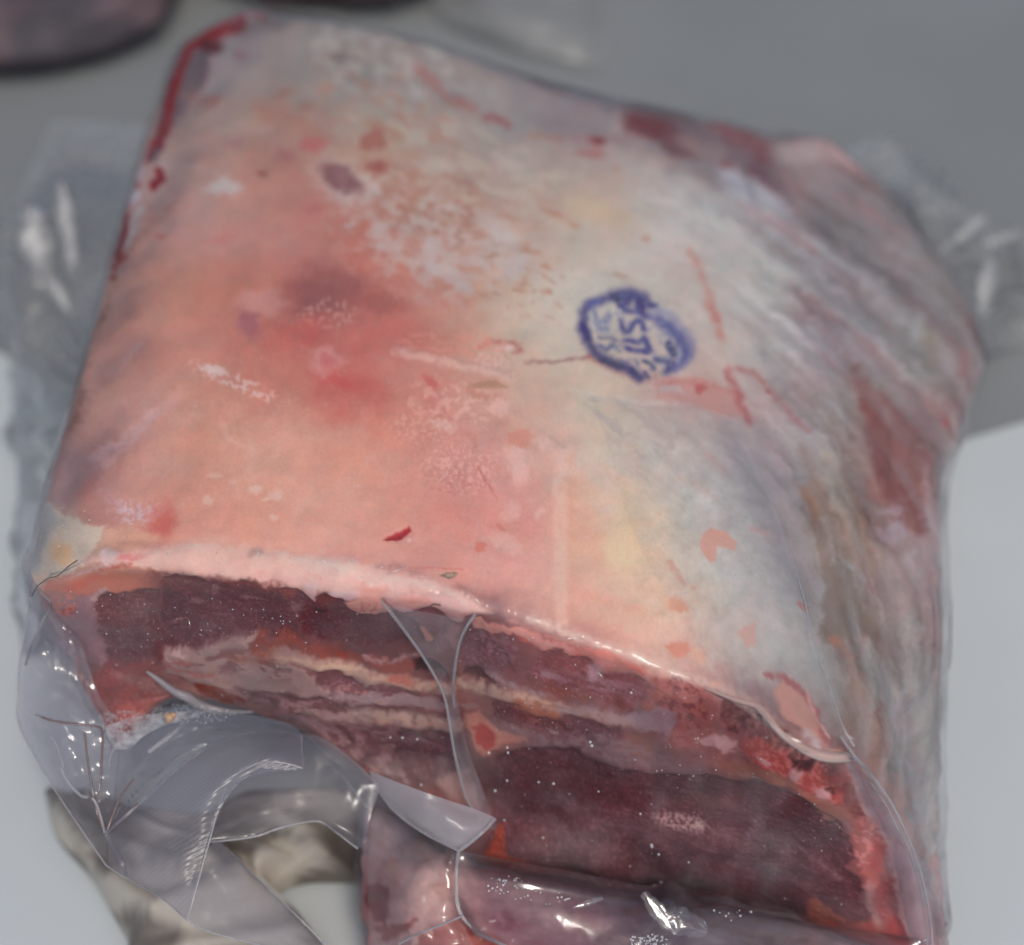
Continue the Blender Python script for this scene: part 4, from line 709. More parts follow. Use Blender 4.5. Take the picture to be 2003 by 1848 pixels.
root = empty("packed_meat_joint", tuple(at(1000, 1100, 0)))
tag(root, "large bone-in joint in clear vacuum film with a blue oval ink stamp on fat", "meat")
root.location.z = 0
names = {0: ("fat_cap", M_FAT), 1: ("lean_meat", M_LEAN), 2: ("fat_layer", M_FAT), 3: ("rib_bone", M_BONE), 4: ("ink_stamp", M_INK), 5: ("side_membrane", M_FLANK)}
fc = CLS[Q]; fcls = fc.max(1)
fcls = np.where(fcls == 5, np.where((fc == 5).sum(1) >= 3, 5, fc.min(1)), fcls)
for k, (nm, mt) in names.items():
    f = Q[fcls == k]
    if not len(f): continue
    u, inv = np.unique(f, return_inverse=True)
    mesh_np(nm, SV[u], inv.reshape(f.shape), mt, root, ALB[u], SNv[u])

def surf(px, py, off=0.0):
    """point of the block under chart position (px, py), lifted along its normal"""
    d = (CH[:, 0] - px) ** 2 + (CH[:, 1] - py) ** 2 + (~vis) * 1e9
    i = int(np.argmin(d)); return BV[i] + BN[i] * off, BN[i]

# ------------------------------------------------------------------ films
M_HAZY = film_mat("hazy_film", haze=0.24, color=(0.42, 0.41, 0.46), tint=(0.82, 0.81, 0.85), rough=0.2, gloss=0.6, noise_scale=30, noise_amt=0.35, bump=0.12, bump_scale=160)
M_CLEAR = film_mat("clear_film", haze=0.10, color=(0.42, 0.39, 0.44), tint=(0.90, 0.90, 0.92), rough=0.12, gloss=1.1, noise_scale=50, noise_amt=0.6, bump=0.1, bump_scale=60)
M_POUCH = film_mat("pouch_film", haze=0.18, color=(0.44, 0.42, 0.46), tint=(0.84, 0.82, 0.86), rough=0.10, gloss=1.0, noise_scale=40, noise_amt=0.6, bump=0.1, bump_scale=80)
M_RIB = film_mat("embossed_film", haze=0.28, color=(0.42, 0.41, 0.46), tint=(0.78, 0.77, 0.82), rough=0.26, gloss=0.5, noise_scale=40, noise_amt=0.3, bump=0.12, bump_scale=300, ribs=(230, R(62)))
M_EDGE = film_mat("film_edge", haze=0.38, color=(0.6, 0.6, 0.62), rough=0.2, gloss=0.6, noise_scale=80, noise_amt=0.2, bump=0.1)
M_MILK = film_mat("milky_film", haze=0.80, color=(0.50, 0.47, 0.50), rough=0.3, gloss=0.8, noise_scale=40, noise_amt=0.15, bump=0.1)
M_VEIL = film_mat("frosted_film", haze=0.15, color=(0.66, 0.62, 0.66), rough=0.2, gloss=0.7, noise_scale=120, noise_amt=0.5, bump=0.15, bump_scale=400)

def netfilm(name, rows, mat, parent, n=(60, 60), wr=0.0, wscale=30, seed=1, fold=None, crk=0.0, cs=26):
    P3 = np.array([[np.concatenate([at(*p), p[:2]]) for p in r] for r in rows])
    ku = np.arange(P3.shape[1]); kv = np.arange(P3.shape[0])
    g = grid_eval(P3, ku, kv, n[0], n[1]); X = g[..., :3]; c = g[..., 3:]; N = grid_normals(X)
    if N[n[1] // 2, n[0] // 2] @ (CAM - X[n[1] // 2, n[0] // 2]) < 0: N = -N
    e = np.minimum.outer(np.sin(np.linspace(0, math.pi, n[1])), np.sin(np.linspace(0, math.pi, n[0]))); e = sstep(0, .4, e)
    h = fbm(c[..., 0], c[..., 1], wscale, 3, seed, .35); h = h + .8 * (0.5 - np.abs(fbm(c[..., 0] * .6, c[..., 1], wscale * 2, 1, seed + 5)) * 2)
    X = X + N * (h * wr * e)[..., None]
    if crk:
        a = c[..., 0]; b = c[..., 1]; k1 = np.abs(perlin(a / cs + .3 * b / cs, b / cs * 1.3, seed + 50)); k2 = np.abs(perlin(a / cs * 2.1, b / cs * 1.7 - a / cs, seed + 51))
        X = X + N * ((k1 + .5 * k2) * crk * e)[..., None]
    if fold is not None: X = X + N * fold(c)[..., None]
    return mesh_np(name, X.reshape(-1, 3), quads(n[1], n[0]), mat, parent)

def tube(name, pts, r, mat, parent, seg=6, smooth=3, col=None):
    """thin round bead along 3-D points (x, y, z[, radius scale])"""
    p = np.array(pts, float); k = np.arange(len(p)); q = pchip(k, p, np.linspace(0, len(p) - 1, (len(p) - 1) * smooth + 1))
    V = []; F = []
    for i in range(len(q)):
        t = q[min(i + 1, len(q) - 1)] - q[max(i - 1, 0)]; t = t[:3] / (np.linalg.norm(t[:3]) + 1e-12)
        a = np.cross(t, (0.2, 0.3, 1.0)); a /= np.linalg.norm(a); b = np.cross(t, a)
        rr = r * (q[i][3] if len(q[i]) > 3 else 1)
        for s in range(seg):
            an_ = 2 * math.pi * s / seg; V.append(q[i][:3] + (a * math.cos(an_) + b * math.sin(an_)) * rr)
    for i in range(len(q) - 1):
        for s in range(seg):
            F.append((i * seg + s, i * seg + (s + 1) % seg, (i + 1) * seg + (s + 1) % seg, (i + 1) * seg + s))
    return mesh_np(name, V, F, mat, parent, None if col is None else np.tile(col, (len(V), 1)))

# shrink film drawn tight over the whole block
nU, nV = 330, 330
WU2 = dense_knots(KU, nU, [.1, .3, 1, 1, 1, 1, 1, 1, 1, 1, 1, .3, .1]); WV2 = dense_knots(KV, nV, [.1, .3, .8, .8, .9, 1, 1, 1, 1.2, 1.4, 1.4, 1.2, 1.2, 1.2, 1, .5, .1])
g2 = grid_eval(NET, KU, KV, nU, nV, WU2, WV2); X2 = g2[..., :3]; c2 = g2[..., 3:]; N2 = grid_normals(X2) * (-1 if FLIP else 1)
uu = np.repeat(WU2[None], nV, 0); vv = np.repeat(WV2[:, None], nU, 1)
h2 = .0016 + .00025 * fbm(c2[..., 0], c2[..., 1], 60, 3, 800)
rg = np.exp(-((vv - 1135) / 42) ** 2) * (uu < 1000); h2 += rg * (.0011 * fbm(c2[..., 0], vv * .6, 90, 2, 820))
h2 += .0010 * np.exp(-((vv - 1150) / 30) ** 2) * (1 - .8 * sstep(850, 1050, uu))
crs = np.exp(-((vv - 1160) / 34) ** 2) * sstep(900, 1050, uu) * (uu < 1600); h2 += crs * .0005 * fbm(c2[..., 0], c2[..., 1], 95, 2, 833)
for gx_, gy_, gr_ in [(505,1092,11),(632,1106,9),(650,1110,6),(690,1106,9),(745,1118,8),(772,1120,10),(815,1132,9),(905,1160,8),(925,1168,7),(938,1178,6),(1140,1240,16)]:
    h2 += .0012 * np.exp(-((c2[..., 0] - gx_) ** 2 / 1.3 + (c2[..., 1] - gy_) ** 2) / gr_ ** 2)
fw = sstep(1200, 1260, vv) * (1 - sstep(1500, 1580, vv))
h2 += fw * .0005 * fbm(c2[..., 0], c2[..., 1], 45, 4, 840)
flk = sstep(1540, 1620, uu) * (vv < 1200); h2 += flk * .0014 * (fbm(uu, vv * .12, 22, 4, 860) + .4)
hzv = Paint(c2[..., 0].ravel(), c2[..., 1].ravel()); U1 = uu.ravel(); V1 = vv.ravel()
rC2 = np.hypot(hzv.X - 900, hzv.Y - 1400); aC2 = np.arctan2(hzv.Y - 1400, hzv.X - 900) * 900
flm = sstep(1480, 1620, U1); sk = sstep(.15, .75, fbm(rC2, aC2 * .07, 24, 3, 990, .5)); sk2 = sstep(.35, .8, 1 - 2.5 * np.abs(fbm(rC2 + 9, aC2 * .05, 46, 2, 995)))
hv = .07 + flm * (.03 + .24 * sk + .20 * sk2) + .10 * sstep(1150, 1300, hzv.X) * sk
hv += (V1 > 1175) * (V1 < 1640) * (U1 < 1570) * (.03 + .09 * sstep(-.1, .6, fbm(hzv.X * .5, hzv.Y, 70, 3, 998)))
hzv.col[:] = hv[:, None]
for pts_, w_, o_ in [([(1150,783),(1250,800),(1340,812),(1432,834)],5,.5),([(774,684),(843,698),(958,727),(1001,745)],8,.3),([(1030,817),(1073,849),(1109,875)],3,.4),([(1145,795),(1199,839),(1260,900)],3,.3),([(1610,1005),(1640,1100),(1680,1135)],7,.6),([(1602,1135),(1600,1190)],7,.4),
                     ([(292,330),(360,321),(430,336)],4,.35),([(180,905),(250,860),(330,800)],9,.3),([(276,670),(250,700),(225,740)],4,.35),([(1255,385),(1320,400)],6,.4),([(1498,1500),(1560,1520)],3,.3),([(1745,905),(1790,1010),(1805,1150)],5,.3),([(1690,1260),(1740,1450),(1770,1620)],8,.35),([(1560,880),(1600,1000),(1640,1150),(1665,1300)],5,.25),
                     ([(640,1170),(760,1230)],4,.2),([(1100,1300),(1240,1350)],6,.3),([(400,1290),(560,1300)],5,.2),([(1195,1285),(1165,1320)],12,.4)]:
    hzv.line('D', pts_, (o_, o_, o_), w_, 4, 4, .9, tex=0)
mesh_np("shrink_wrap", (X2 + N2 * h2[..., None]).reshape(-1, 3), quads(nV, nU), M_WRAP, root, np.clip(hzv.col, 0, 1))

# second layer of film lapped over the right of the top
M_LAP = film_mat("lapped_film", vc=True, haze=0.17, color=(0.80, 0.79, 0.78), tint=(.98, .98, .98), rough=0.2, gloss=0.3, noise_scale=70, noise_amt=0.5, bump=0.15, bump_scale=200)
LC = [[(1150,783),(1250,800),(1340,812),(1432,834)],[(1190,900),(1290,910),(1400,925),(1470,932)],[(1220,1010),(1330,1020),(1440,1030),(1512,1022)],[(1270,1120),(1380,1130),(1480,1140),(1548,1140)],[(1330,1220),(1420,1240),(1510,1250),(1578,1256)],[(1400,1310),(1470,1330),(1550,1350),(1606,1352)],[(1480,1372),(1540,1405),(1600,1430),(1648,1452)]]
LA = np.array([[np.concatenate([surf(x, y, .0026)[0], (x, y)]) for x, y in r] for r in LC])
LG = grid_eval(LA, np.arange(4), np.arange(7), 60, 110); LX = LG[..., :3] + np.array([0, -.2, .9]) * (.0004 * fbm(LG[..., 3], LG[..., 4], 30, 3, 71))[..., None]
ls, lt = np.meshgrid(np.linspace(0, 1, 60), np.linspace(0, 1, 110)); lf = sstep(0, .45, ls + .3 * fbm(LG[..., 3], LG[..., 4], 60, 3, 72)) * (1 - sstep(.8, 1, lt) * (1 - ls)) * (.7 + .3 * sstep(.8, 1, ls))
mesh_np("film_lap", LX.reshape(-1, 3), quads(110, 60), M_LAP, root, np.repeat(np.clip(lf, 0, 1).reshape(-1, 1), 3, 1))
# crease of film from the ridge down across the cut face
def ribbon(name, L, Rr, offL, offR, mat, parent, n=60, bow=0.0012):
    k = np.arange(len(L)); q = np.linspace(0, len(L) - 1, n)
    A = np.array([np.concatenate([surf(x, y, 0)[0], surf(x, y, 0)[1]]) for x, y in L]); B = np.array([np.concatenate([surf(x, y, 0)[0], surf(x, y, 0)[1]]) for x, y in Rr])
    A = pchip(k, A, q); B = pchip(k, B, q); m = 9; V = []
    oL = np.interp(q, k, offL); oR = np.interp(q, k, offR)
    for i in range(n):
        for j in range(m):
            t = j / (m - 1); p = A[i] * (1 - t) + B[i] * t
            V.append(p[:3] + p[3:] * (oL[i] * (1 - t) + oR[i] * t + bow * math.sin(math.pi * t)))
    return mesh_np(name, V, quads(n, m), mat, parent), A, B, oL
La = [(748,1166),(790,1205),(832,1258),(868,1312),(882,1350),(892,1400),(908,1470),(930,1540),(958,1590)]
Rb = [(925,1198),(902,1240),(893,1290),(894,1325),(902,1365),(915,1430),(930,1480),(952,1530),(972,1592)]
rb, A_, B_, oL_ = ribbon("film_crease", La, Rb, [.002, .004, .005, .006, .006, .007, .008, .009, .008], [.002, .003, .003, .003, .003, .003, .003, .004, .006], M_VEIL, root)
tube("crease_rib", [A_[i][:3] + A_[i][3:] * oL_[i] for i in range(0, 60, 3)], .0005, M_EDGE, root)
tube("crease_rib", [surf(x, y, .0028)[0] for x, y in [(932,1192),(915,1215),(903,1240),(895,1270),(892,1300),(890,1330),(893,1370)]], .0006, M_EDGE, root)
netfilm("milky_panel", [[(722,1505,.088),(760,1522,.092),(821,1545,.095),(870,1562,.093),(925,1580,.09),(968,1598,.088)],
                        [(735,1540,.086),(770,1560,.089),(820,1580,.092),(870,1600,.092),(915,1615,.09),(945,1622,.088)],
                        [(765,1578,.084),(790,1590,.086),(825,1612,.088),(865,1630,.088),(895,1642,.087),(922,1645,.086)],
                        [(800,1608,.082),(815,1618,.083),(840,1632,.084),(868,1648,.085),(888,1655,.085),(900,1660,.084)]], M_MILK, root, (50, 40), .0004, 40, 3)
tube("film_edge", [at(*p) for p in [(968,1600,.089),(945,1625,.089),(922,1645,.087),(898,1663,.085)]], .0007, M_EDGE, root)
tube("film_edge", [at(*p) for p in [(735,1538,.084),(765,1578,.083),(800,1608,.082),(840,1634,.083),(898,1663,.085)]], .0005, M_MILK, root)
# long free edge of the film round the right corner
tube("film_edge", [np.append(surf(x, y, .003)[0], w) for x, y, w in [(1432,835,.1),(1470,930,.5),(1505,1000,.6),(1530,1080,.7),(1560,1180,1),(1582,1270,1),(1610,1350,1),(1635,1420,1.2),(1655,1462,1.5)]], .0003, M_EDGE, root)
EDG = [(1645,1440,.144),(1672,1478,.138),(1705,1515,.132),(1745,1572,.122),(1778,1640,.108),(1800,1700,.095),(1816,1770,.08),(1824,1840,.066),(1826,1900,.055)]
tube("film_edge", [at(*p) for p in EDG], .00042, M_EDGE, root); tube("film_edge", [at(p[0] - 10, p[1] + 4, p[2] - .002) for p in EDG[2:]], .00022, M_EDGE, root)
netfilm("corner_film", [[(1648,1470,.141),(1660,1476,.141),(1672,1478,.138)], [(1672,1500,.132),(1690,1505,.135),(1705,1515,.132)], [(1700,1560,.116),(1724,1560,.122),(1745,1572,.122)],
                        [(1735,1640,.100),(1758,1635,.108),(1778,1640,.108)], [(1755,1710,.085),(1780,1700,.094),(1800,1700,.095)], [(1768,1780,.07),(1795,1772,.079),(1816,1770,.080)], [(1782,1850,.058),(1805,1845,.066),(1826,1845,.064)]],
        M_CLEAR, root, (20, 90), .0006, 30, 9)
# lip of the cap that overhangs the cut face at the right
M_LIP = film_mat("lip_film", haze=0.55, color=(0.78, 0.66, 0.63), rough=0.2, gloss=0.7)
tube("fat_rim", [np.append(surf(x, y, .0004)[0], w) for x, y, w in [(1380,1342,.3),(1440,1360,.7),(1487,1376,1),(1534,1428,1.1),(1588,1464,1.3),(1630,1480,1.6),(1662,1482,1.3)]], .0010, M_FAT, root, seg=12, smooth=6, col=lin((172,146,138)) * 1.2)
tube('film_edge', [np.append(surf(x, y + 3, .0018)[0], w) for x, y, w in [(1480,1374,.3),(1534,1428,.8),(1588,1464,1),(1630,1480,1.1),(1664,1482,1.4)]], .0004, M_LIP, root)
# white fold on the lower left of the face
tube("film_fold", [np.append(surf(x, y, .002)[0], w) for x, y, w in [(290,1303,.4),(318,1322,.9),(345,1341,1.3),(372,1357,1.6),(405,1371,1.5),(445,1380,1.0),(500,1384,.3)]], .0011, M_MILK, root)

# --- loose pouch at the lower left
PL = M_POUCH
netfilm("bag_pouch", [
 [(60,1124,.136),(72,1150,.134),(86,1166,.130),(105,1175,.126),(135,1185,.122)],
 [(52,1215,.118),(75,1225,.119),(100,1235,.118),(130,1255,.116),(165,1275,.112)],
 [(36,1310,.104),(70,1315,.108),(110,1325,.108),(150,1335,.106),(190,1350,.103)],
 [(32,1396,.096),(75,1398,.102),(120,1402,.104),(170,1408,.102),(235,1440,.098)],
 [(80,1500,.090),(110,1495,.096),(145,1490,.098),(180,1490,.097),(232,1500,.095)],
 [(158,1620,.084),(165,1600,.088),(180,1580,.092),(200,1570,.093),(222,1580,.093)],
 [(208,1690,.080),(208,1668,.083),(208,1650,.086),(208,1640,.088),(210,1630,.090)]], PL, root, (140, 240), .0007, 80, 21, crk=.0010, cs=60)
netfilm("bag_pouch", [
 [(235,1440,.098),(300,1404,.099),(380,1386,.099),(470,1394,.100),(560,1412,.100),(596,1440,.100)],
 [(228,1500,.096),(280,1450,.094),(340,1425,.092),(410,1420,.092),(500,1420,.096),(592,1436,.099)],
 [(222,1560,.094),(250,1520,.090),(290,1480,.088),(340,1462,.090),(400,1450,.092),(460,1440,.094)],
 [(212,1615,.092),(225,1595,.090),(245,1570,.089),(270,1545,.090),(300,1520,.091),(340,1490,.092)],
 [(206,1628,.091),(210,1624,.091),(215,1620,.091),(222,1612,.091),(230,1606,.092),(240,1598,.092)]], M_HAZY, root, (180, 160), .0006, 90, 22, crk=.0014, cs=40)
netfilm("bag_flap", [
 [(208,1628,.092),(260,1580,.095),(320,1520,.097),(390,1468,.099),(470,1436,.100),(540,1428,.101),(590,1437,.101)],
 [(210,1640,.091),(270,1600,.096),(340,1545,.100),(405,1495,.103),(475,1462,.104),(540,1450,.104),(591,1462,.103)],
 [(212,1660,.089),(275,1635,.094),(345,1590,.099),(400,1550,.103),(455,1510,.106),(525,1480,.107),(592,1500,.104)],
 [(212,1680,.086),(275,1680,.091),(340,1655,.095),(390,1620,.098),(425,1580,.100),(450,1550,.102),(475,1520,.104)],
 [(210,1692,.083),(285,1735,.086),(345,1730,.090),(380,1700,.092),(398,1670,.094),(412,1630,.096),(430,1592,.098)],
 [(212,1694,.082),(300,1746,.083),(340,1775,.084),(366,1798,.085),(376,1760,.088),(388,1710,.091),(402,1660,.094)]], M_RIB, root, (160, 120), .0003, 100, 23, crk=.0001, cs=90)
netfilm("bag_flap", [
 [(366,1798,.084),(380,1750,.085),(395,1700,.086),(410,1655,.088),(432,1646,.086),(470,1690,.080)],
 [(400,1815,.080),(430,1790,.080),(455,1760,.080),(470,1730,.080),(490,1710,.078),(510,1725,.074)],
 [(455,1832,.075),(490,1820,.074),(515,1800,.073),(535,1785,.072),(555,1775,.070),(575,1785,.066)],
 [(560,1860,.068),(590,1855,.066),(610,1850,.065),(625,1848,.063),(640,1850,.061),(652,1870,.056)]], M_HAZY, root, (90, 90), .0003, 100, 24, crk=.0006, cs=60)
netfilm("bag_flap", [
 [(440,1560,.086),(500,1490,.090),(560,1440,.093),(625,1440,.095),(685,1480,.092),(745,1535,.088)],
 [(425,1600,.085),(500,1560,.087),(560,1545,.088),(620,1545,.088),(670,1570,.086),(722,1605,.082)],
 [(410,1640,.084),(480,1625,.084),(545,1605,.084),(612,1590,.085),(660,1615,.084),(715,1645,.080)],
 [(404,1646,.083),(475,1640,.083),(540,1622,.083),(614,1605,.084),(655,1625,.082),(700,1659,.078)]], M_HAZY, root, (140, 90), .0006, 110, 25, crk=.0003, cs=90)
E = M_EDGE
def ed(pts, r=.00032, m=E): r = r * .75; tube("film_edge", [at(*p) for p in pts], r, m, root)
ed([(404,1646,.0835),(440,1643,.0835),(475,1639,.0835),(510,1632,.0835),(540,1621,.0835),(580,1610,.084),(614,1605,.0845),(632,1608,.084),(655,1625,.082),(700,1659,.078)], .00045)
ed([(592,1502,.1045),(560,1492,.106),(525,1489,.107),(490,1495,.106),(462,1512,.105),(440,1545,.102),(425,1590,.099),(408,1650,.095),(390,1715,.091),(376,1765,.088),(366,1798,.0855)], .0004)
ed([(590,1437,.102),(591,1470,.103),(592,1502,.105)], .0003)
ed([(208,1692,.083),(250,1718,.083),(300,1745,.0835),(340,1775,.084),(366,1798,.085),(400,1818,.080),(455,1834,.075),(560,1860,.068)], .0004)
ed([(60,1124,.1365),(52,1215,.1185),(36,1310,.1045),(32,1396,.0965),(80,1500,.0905),(158,1620,.0845),(208,1692,.0805)], .0004)
ed([(60,1122,.137),(82,1160,.132),(100,1180,.128),(85,1210,.122),(62,1262,.112),(50,1300,.107)], .0006)
ed([(470,1690,.0805),(510,1725,.0745),(575,1785,.0665),(640,1850,.0605)], .0004)
# radiating folds of the pouch with a little reddish juice caught in them
M_JUICE = film_mat("juice_fold", haze=0.55, color=(0.34, 0.22, 0.19), rough=0.15, gloss=1.2, noise_scale=80, noise_amt=0.4)
ed([(70,1397,.104),(100,1408,.106),(150,1415,.106),(190,1420,.105),(200,1430,.105),(199,1480,.103),(196,1530,.100),(190,1555,.098)], .00055, M_JUICE)
ed([(165,1430,.106),(172,1490,.102),(182,1550,.098),(190,1590,.094),(204,1625,.092)], .0005, M_JUICE)
ed([(262,1522,.096),(240,1550,.096),(222,1590,.094),(210,1622,.092)], .00045, M_JUICE); ed([(270,1570,.097),(240,1600,.095),(212,1626,.093)], .0006, M_JUICE)
ed([(205,1628,.092),(198,1600,.094),(188,1570,.097),(180,1560,.098)], .0006, M_MILK); ed([(206,1630,.092),(222,1655,.090),(240,1690,.088),(248,1712,.085)], .0009, M_HAZY)
ed([(208,1628,.093),(240,1600,.096),(290,1555,.098),(350,1500,.100),(400,1465,.101)], .0007, M_HAZY)
ed([(120,1502,.101),(128,1520,.100),(142,1540,.099),(160,1556,.098),(172,1558,.098)], .0007, E)
ed([(100,1440,.105),(112,1460,.104),(125,1500,.102)], .0004); ed([(215,1500,.098),(214,1490,.098),(220,1470,.099),(246,1440,.099)], .0004); ed([(290,1470,.094),(340,1432,.096),(370,1405,.098)], .0009, M_HAZY)
ed([(640,1490,.088),(680,1530,.086),(720,1580,.083)], .0006, M_HAZY)

# tail of the bag spread behind, left and right
M_TAIL = film_mat("tail_film", haze=0.30, color=(0.66, 0.65, 0.63), tint=(0.95, 0.95, 0.94), rough=0.34, gloss=0.8, noise_scale=20, noise_amt=0.4, bump=0.1, bump_scale=40)
netfilm("bag_tail", [
 [(100,238,.04),(160,236,.05),(230,240,.06),(320,248,.07)], [(60,330,.035),(120,320,.05),(190,330,.055),(290,350,.07)],
 [(20,420,.03),(80,410,.055),(160,420,.06),(260,440,.08)], [(0,520,.03),(70,510,.05),(140,520,.055),(225,540,.08)],
 [(10,640,.02),(50,640,.04),(120,650,.05),(190,660,.08)], [(25,760,.01),(55,770,.025),(90,790,.04),(150,790,.08)],
 [(34,950,.006),(55,950,.015),(80,950,.03),(110,950,.08)], [(38,1120,.005),(52,1120,.012),(66,1120,.03),(80,1120,.09)], [(42,1278,.004),(50,1276,.008),(62,1270,.02),(75,1240,.06)]], M_TAIL, root, (120, 240), .004, 130, 31, crk=.008, cs=90, fold=lambda c: .014 * np.exp(-((c[..., 0] - 78) ** 2 * 1.6 + (c[..., 1] - 470) ** 2) / 60 ** 2) + .010 * np.exp(-((c[..., 0] - 150) ** 2 * 4 + (c[..., 1] - 500) ** 2) / 70 ** 2))
netfilm("bag_tail", [
 [(1600,300,.05),(1660,290,.05),(1720,270,.045),(1760,300,.03)], [(1680,380,.06),(1740,350,.055),(1790,330,.045),(1810,360,.02)],
 [(1740,440,.06),(1800,410,.06),(1860,420,.045),(1930,440,.01)], [(1800,520,.06),(1850,490,.055),(1910,470,.04),(1990,460,.006)],
 [(1850,600,.05),(1900,580,.04),(1950,560,.02),(2030,560,.005)], [(1900,700,.04),(1940,690,.03),(1980,680,.01),(2040,680,.005)]], M_TAIL, root, (120, 140), .003, 120, 32, crk=.010, cs=70, fold=lambda c: .010 * np.exp(-((c[..., 0] - 1790) ** 2 + (c[..., 1] - 440) ** 2) / 50 ** 2) + .008 * np.exp(-((c[..., 0] - 1900) ** 2 * .5 + (c[..., 1] - 520) ** 2) / 34 ** 2))

# --- frost crystals and bubbles under the film
def beads(name, pts, rad, mat, parent, kind='stuff'):
    t = (1 + 5 ** .5) / 2
    ico = np.array([(-1,t,0),(1,t,0),(-1,-t,0),(1,-t,0),(0,-1,t),(0,1,t),(0,-1,-t),(0,1,-t),(t,0,-1),(t,0,1),(-t,0,-1),(-t,0,1)]) / math.sqrt(1 + t * t)
    fi = np.array([(0,11,5),(0,5,1),(0,1,7),(0,7,10),(0,10,11),(1,5,9),(5,11,4),(11,10,2),(10,7,6),(7,1,8),(3,9,4),(3,4,2),(3,2,6),(3,6,8),(3,8,9),(4,9,5),(2,4,11),(6,2,10),(8,6,7),(9,8,1)])
    V = (pts[:, None] + ico[None] * rad[:, None, None]).reshape(-1, 3); F = (fi[None] + (np.arange(len(pts)) * 12)[:, None, None]).reshape(-1, 3)
    o = mesh_np(name, V, F, mat, parent); o['kind'] = kind; return o
m_, nt_, out_ = newmat("ice"); p_ = nt_.nodes.new("ShaderNodeBsdfPrincipled"); p_.inputs['Base Color'].default_value = (.75, .77, .8, 1); p_.inputs['Roughness'].default_value = .12
p_.inputs['Specular IOR Level'].default_value = .9; p_.inputs['Alpha'].default_value = .4; nt_.links.new(p_.outputs[0], out_.inputs[0]); M_ICE = m_
def scatter(cx, cy, rx, ry, n):
    a = rng.uniform(0, 2 * math.pi, n); r = np.sqrt(rng.uniform(0, 1, n)); return np.stack([cx + rx * r * np.cos(a), cy + ry * r * np.sin(a)], 1)
clouds = [(560,880,360,200,420),(300,980,200,150,260),(150,1060,90,70,160),(230,1240,110,90,900),(160,1210,60,90,260),(420,1200,150,60,420),(620,1230,120,60,160),(500,1340,260,70,260),(800,1260,160,60,200),
          (1000,1300,160,90,300),(700,1420,220,60,120),(1200,1360,240,70,300),(1150,1450,260,50,360),(1300,1590,360,130,420),(1500,1400,160,110,260),(1450,1180,160,180,220),(1600,1640,100,140,160),(900,1000,260,160,120),(560,1110,300,30,120),(1400,1480,160,40,220)]
pp = np.concatenate([scatter(*c) for c in clouds])
gx = np.floor(CH[:, 0] / 8).astype(int); gy = np.floor(CH[:, 1] / 8).astype(int)
vi = np.nonzero(vis)[0]; buckets = {}
for i in vi[rng.permutation(len(vi))]: buckets[(gx[i], gy[i])] = i
idx = [buckets.get((int(x // 8), int(y // 8))) for x, y in pp]; idx = np.array([i for i in idx if i is not None])
idx = np.unique(idx); idx = idx[rng.uniform(0, 1, len(idx)) < .36]; jit = rng.normal(0, .0004, (len(idx), 3))
rr_ = 10 ** (-4.12 + .6 * rng.uniform(0, 1, len(idx)) ** 3)
beads("frost_crystals", BV[idx] + BN[idx] * .0019 + jit * (1 - np.abs(BN[idx])), rr_, M_ICE, root)
big = [(1153,870),(1235,878),(1478,918),(1172,1143),(1705,1042),(1768,1198),(1770,1212),(1806,1252),(1965,1294),(1794,1384),(1755,1390),(963,1058),(1404,1420),(920,915),(986,862),(410,628),(493,636),(345,628),(502,870),(985,680),(990,708),(885,712),(1660,374),(1440,648),(1447,668)]
bp_ = np.array([surf(641 + x * .36, 1207.4 + y * .36, .0024)[0] for x, y in big]); beads("air_bubbles", bp_, rng.uniform(.00035, .0006, len(bp_)), M_ICE, root)
# stiff hairs and a red thread caught under the film
M_HAIR = plain_mat("dark_hair", (.03, .025, .02), (.05, .04, .03), 50, .5, 0)
tube("stray_hair", [surf(641 + x * .2, 1121.7 + y * .2, .0016)[0] for x, y in [(1010,272),(1050,262),(1075,272),(1110,275)]], .00018, M_HAIR, root)
tube("stray_hair", [surf(x * .36, 601 + y * .36, .0019)[0] for x, y in [(220,1545),(245,1500),(290,1455),(340,1440),(400,1405),(440,1380)]], .00016, M_HAIR, root)

# --- crumbs of frozen fat in the loose pouch
cp = [at(x, y, z) for x, y, z in [(332,1402,.104),(338,1398,.104),(326,1399,.104),(330,1408,.103)]]
M_CRUMB = plain_mat("fat_crumb", (.50, .28, .16), (.55, .38, .26), 200, .5, .3)
beads("fat_crumb", np.array(cp), np.array([.0016, .0012, .0011, .0010]), M_CRUMB, root)
M_RIME = film_mat("rime", haze=0.5, color=(0.62, 0.62, 0.64), rough=0.4, gloss=0.3, noise_scale=260, noise_amt=0.95, bump=0.6, bump_scale=500)
netfilm("rime_patch", [[(205,1420,.1015),(260,1402,.1015),(330,1392,.1015),(400,1390,.1015)],[(212,1440,.1012),(262,1424,.1012),(318,1408,.1012),(385,1400,.1012)],[(222,1466,.100),(255,1462,.100),(280,1440,.100),(330,1412,.101)]], M_RIME, root, (60, 30), .0006, 30, 77)
fr_ = np.concatenate([scatter(240, 1410, 60, 22, 500), scatter(370, 1395, 90, 20, 420), scatter(210, 1440, 40, 30, 260)])
beads("frost_crystals", np.array([at(x, y, .1005 + .002 * rng.uniform()) for x, y in fr_]), 10 ** rng.uniform(-4.1, -3.65, len(fr_)), M_ICE, root)
fix_parent(root)

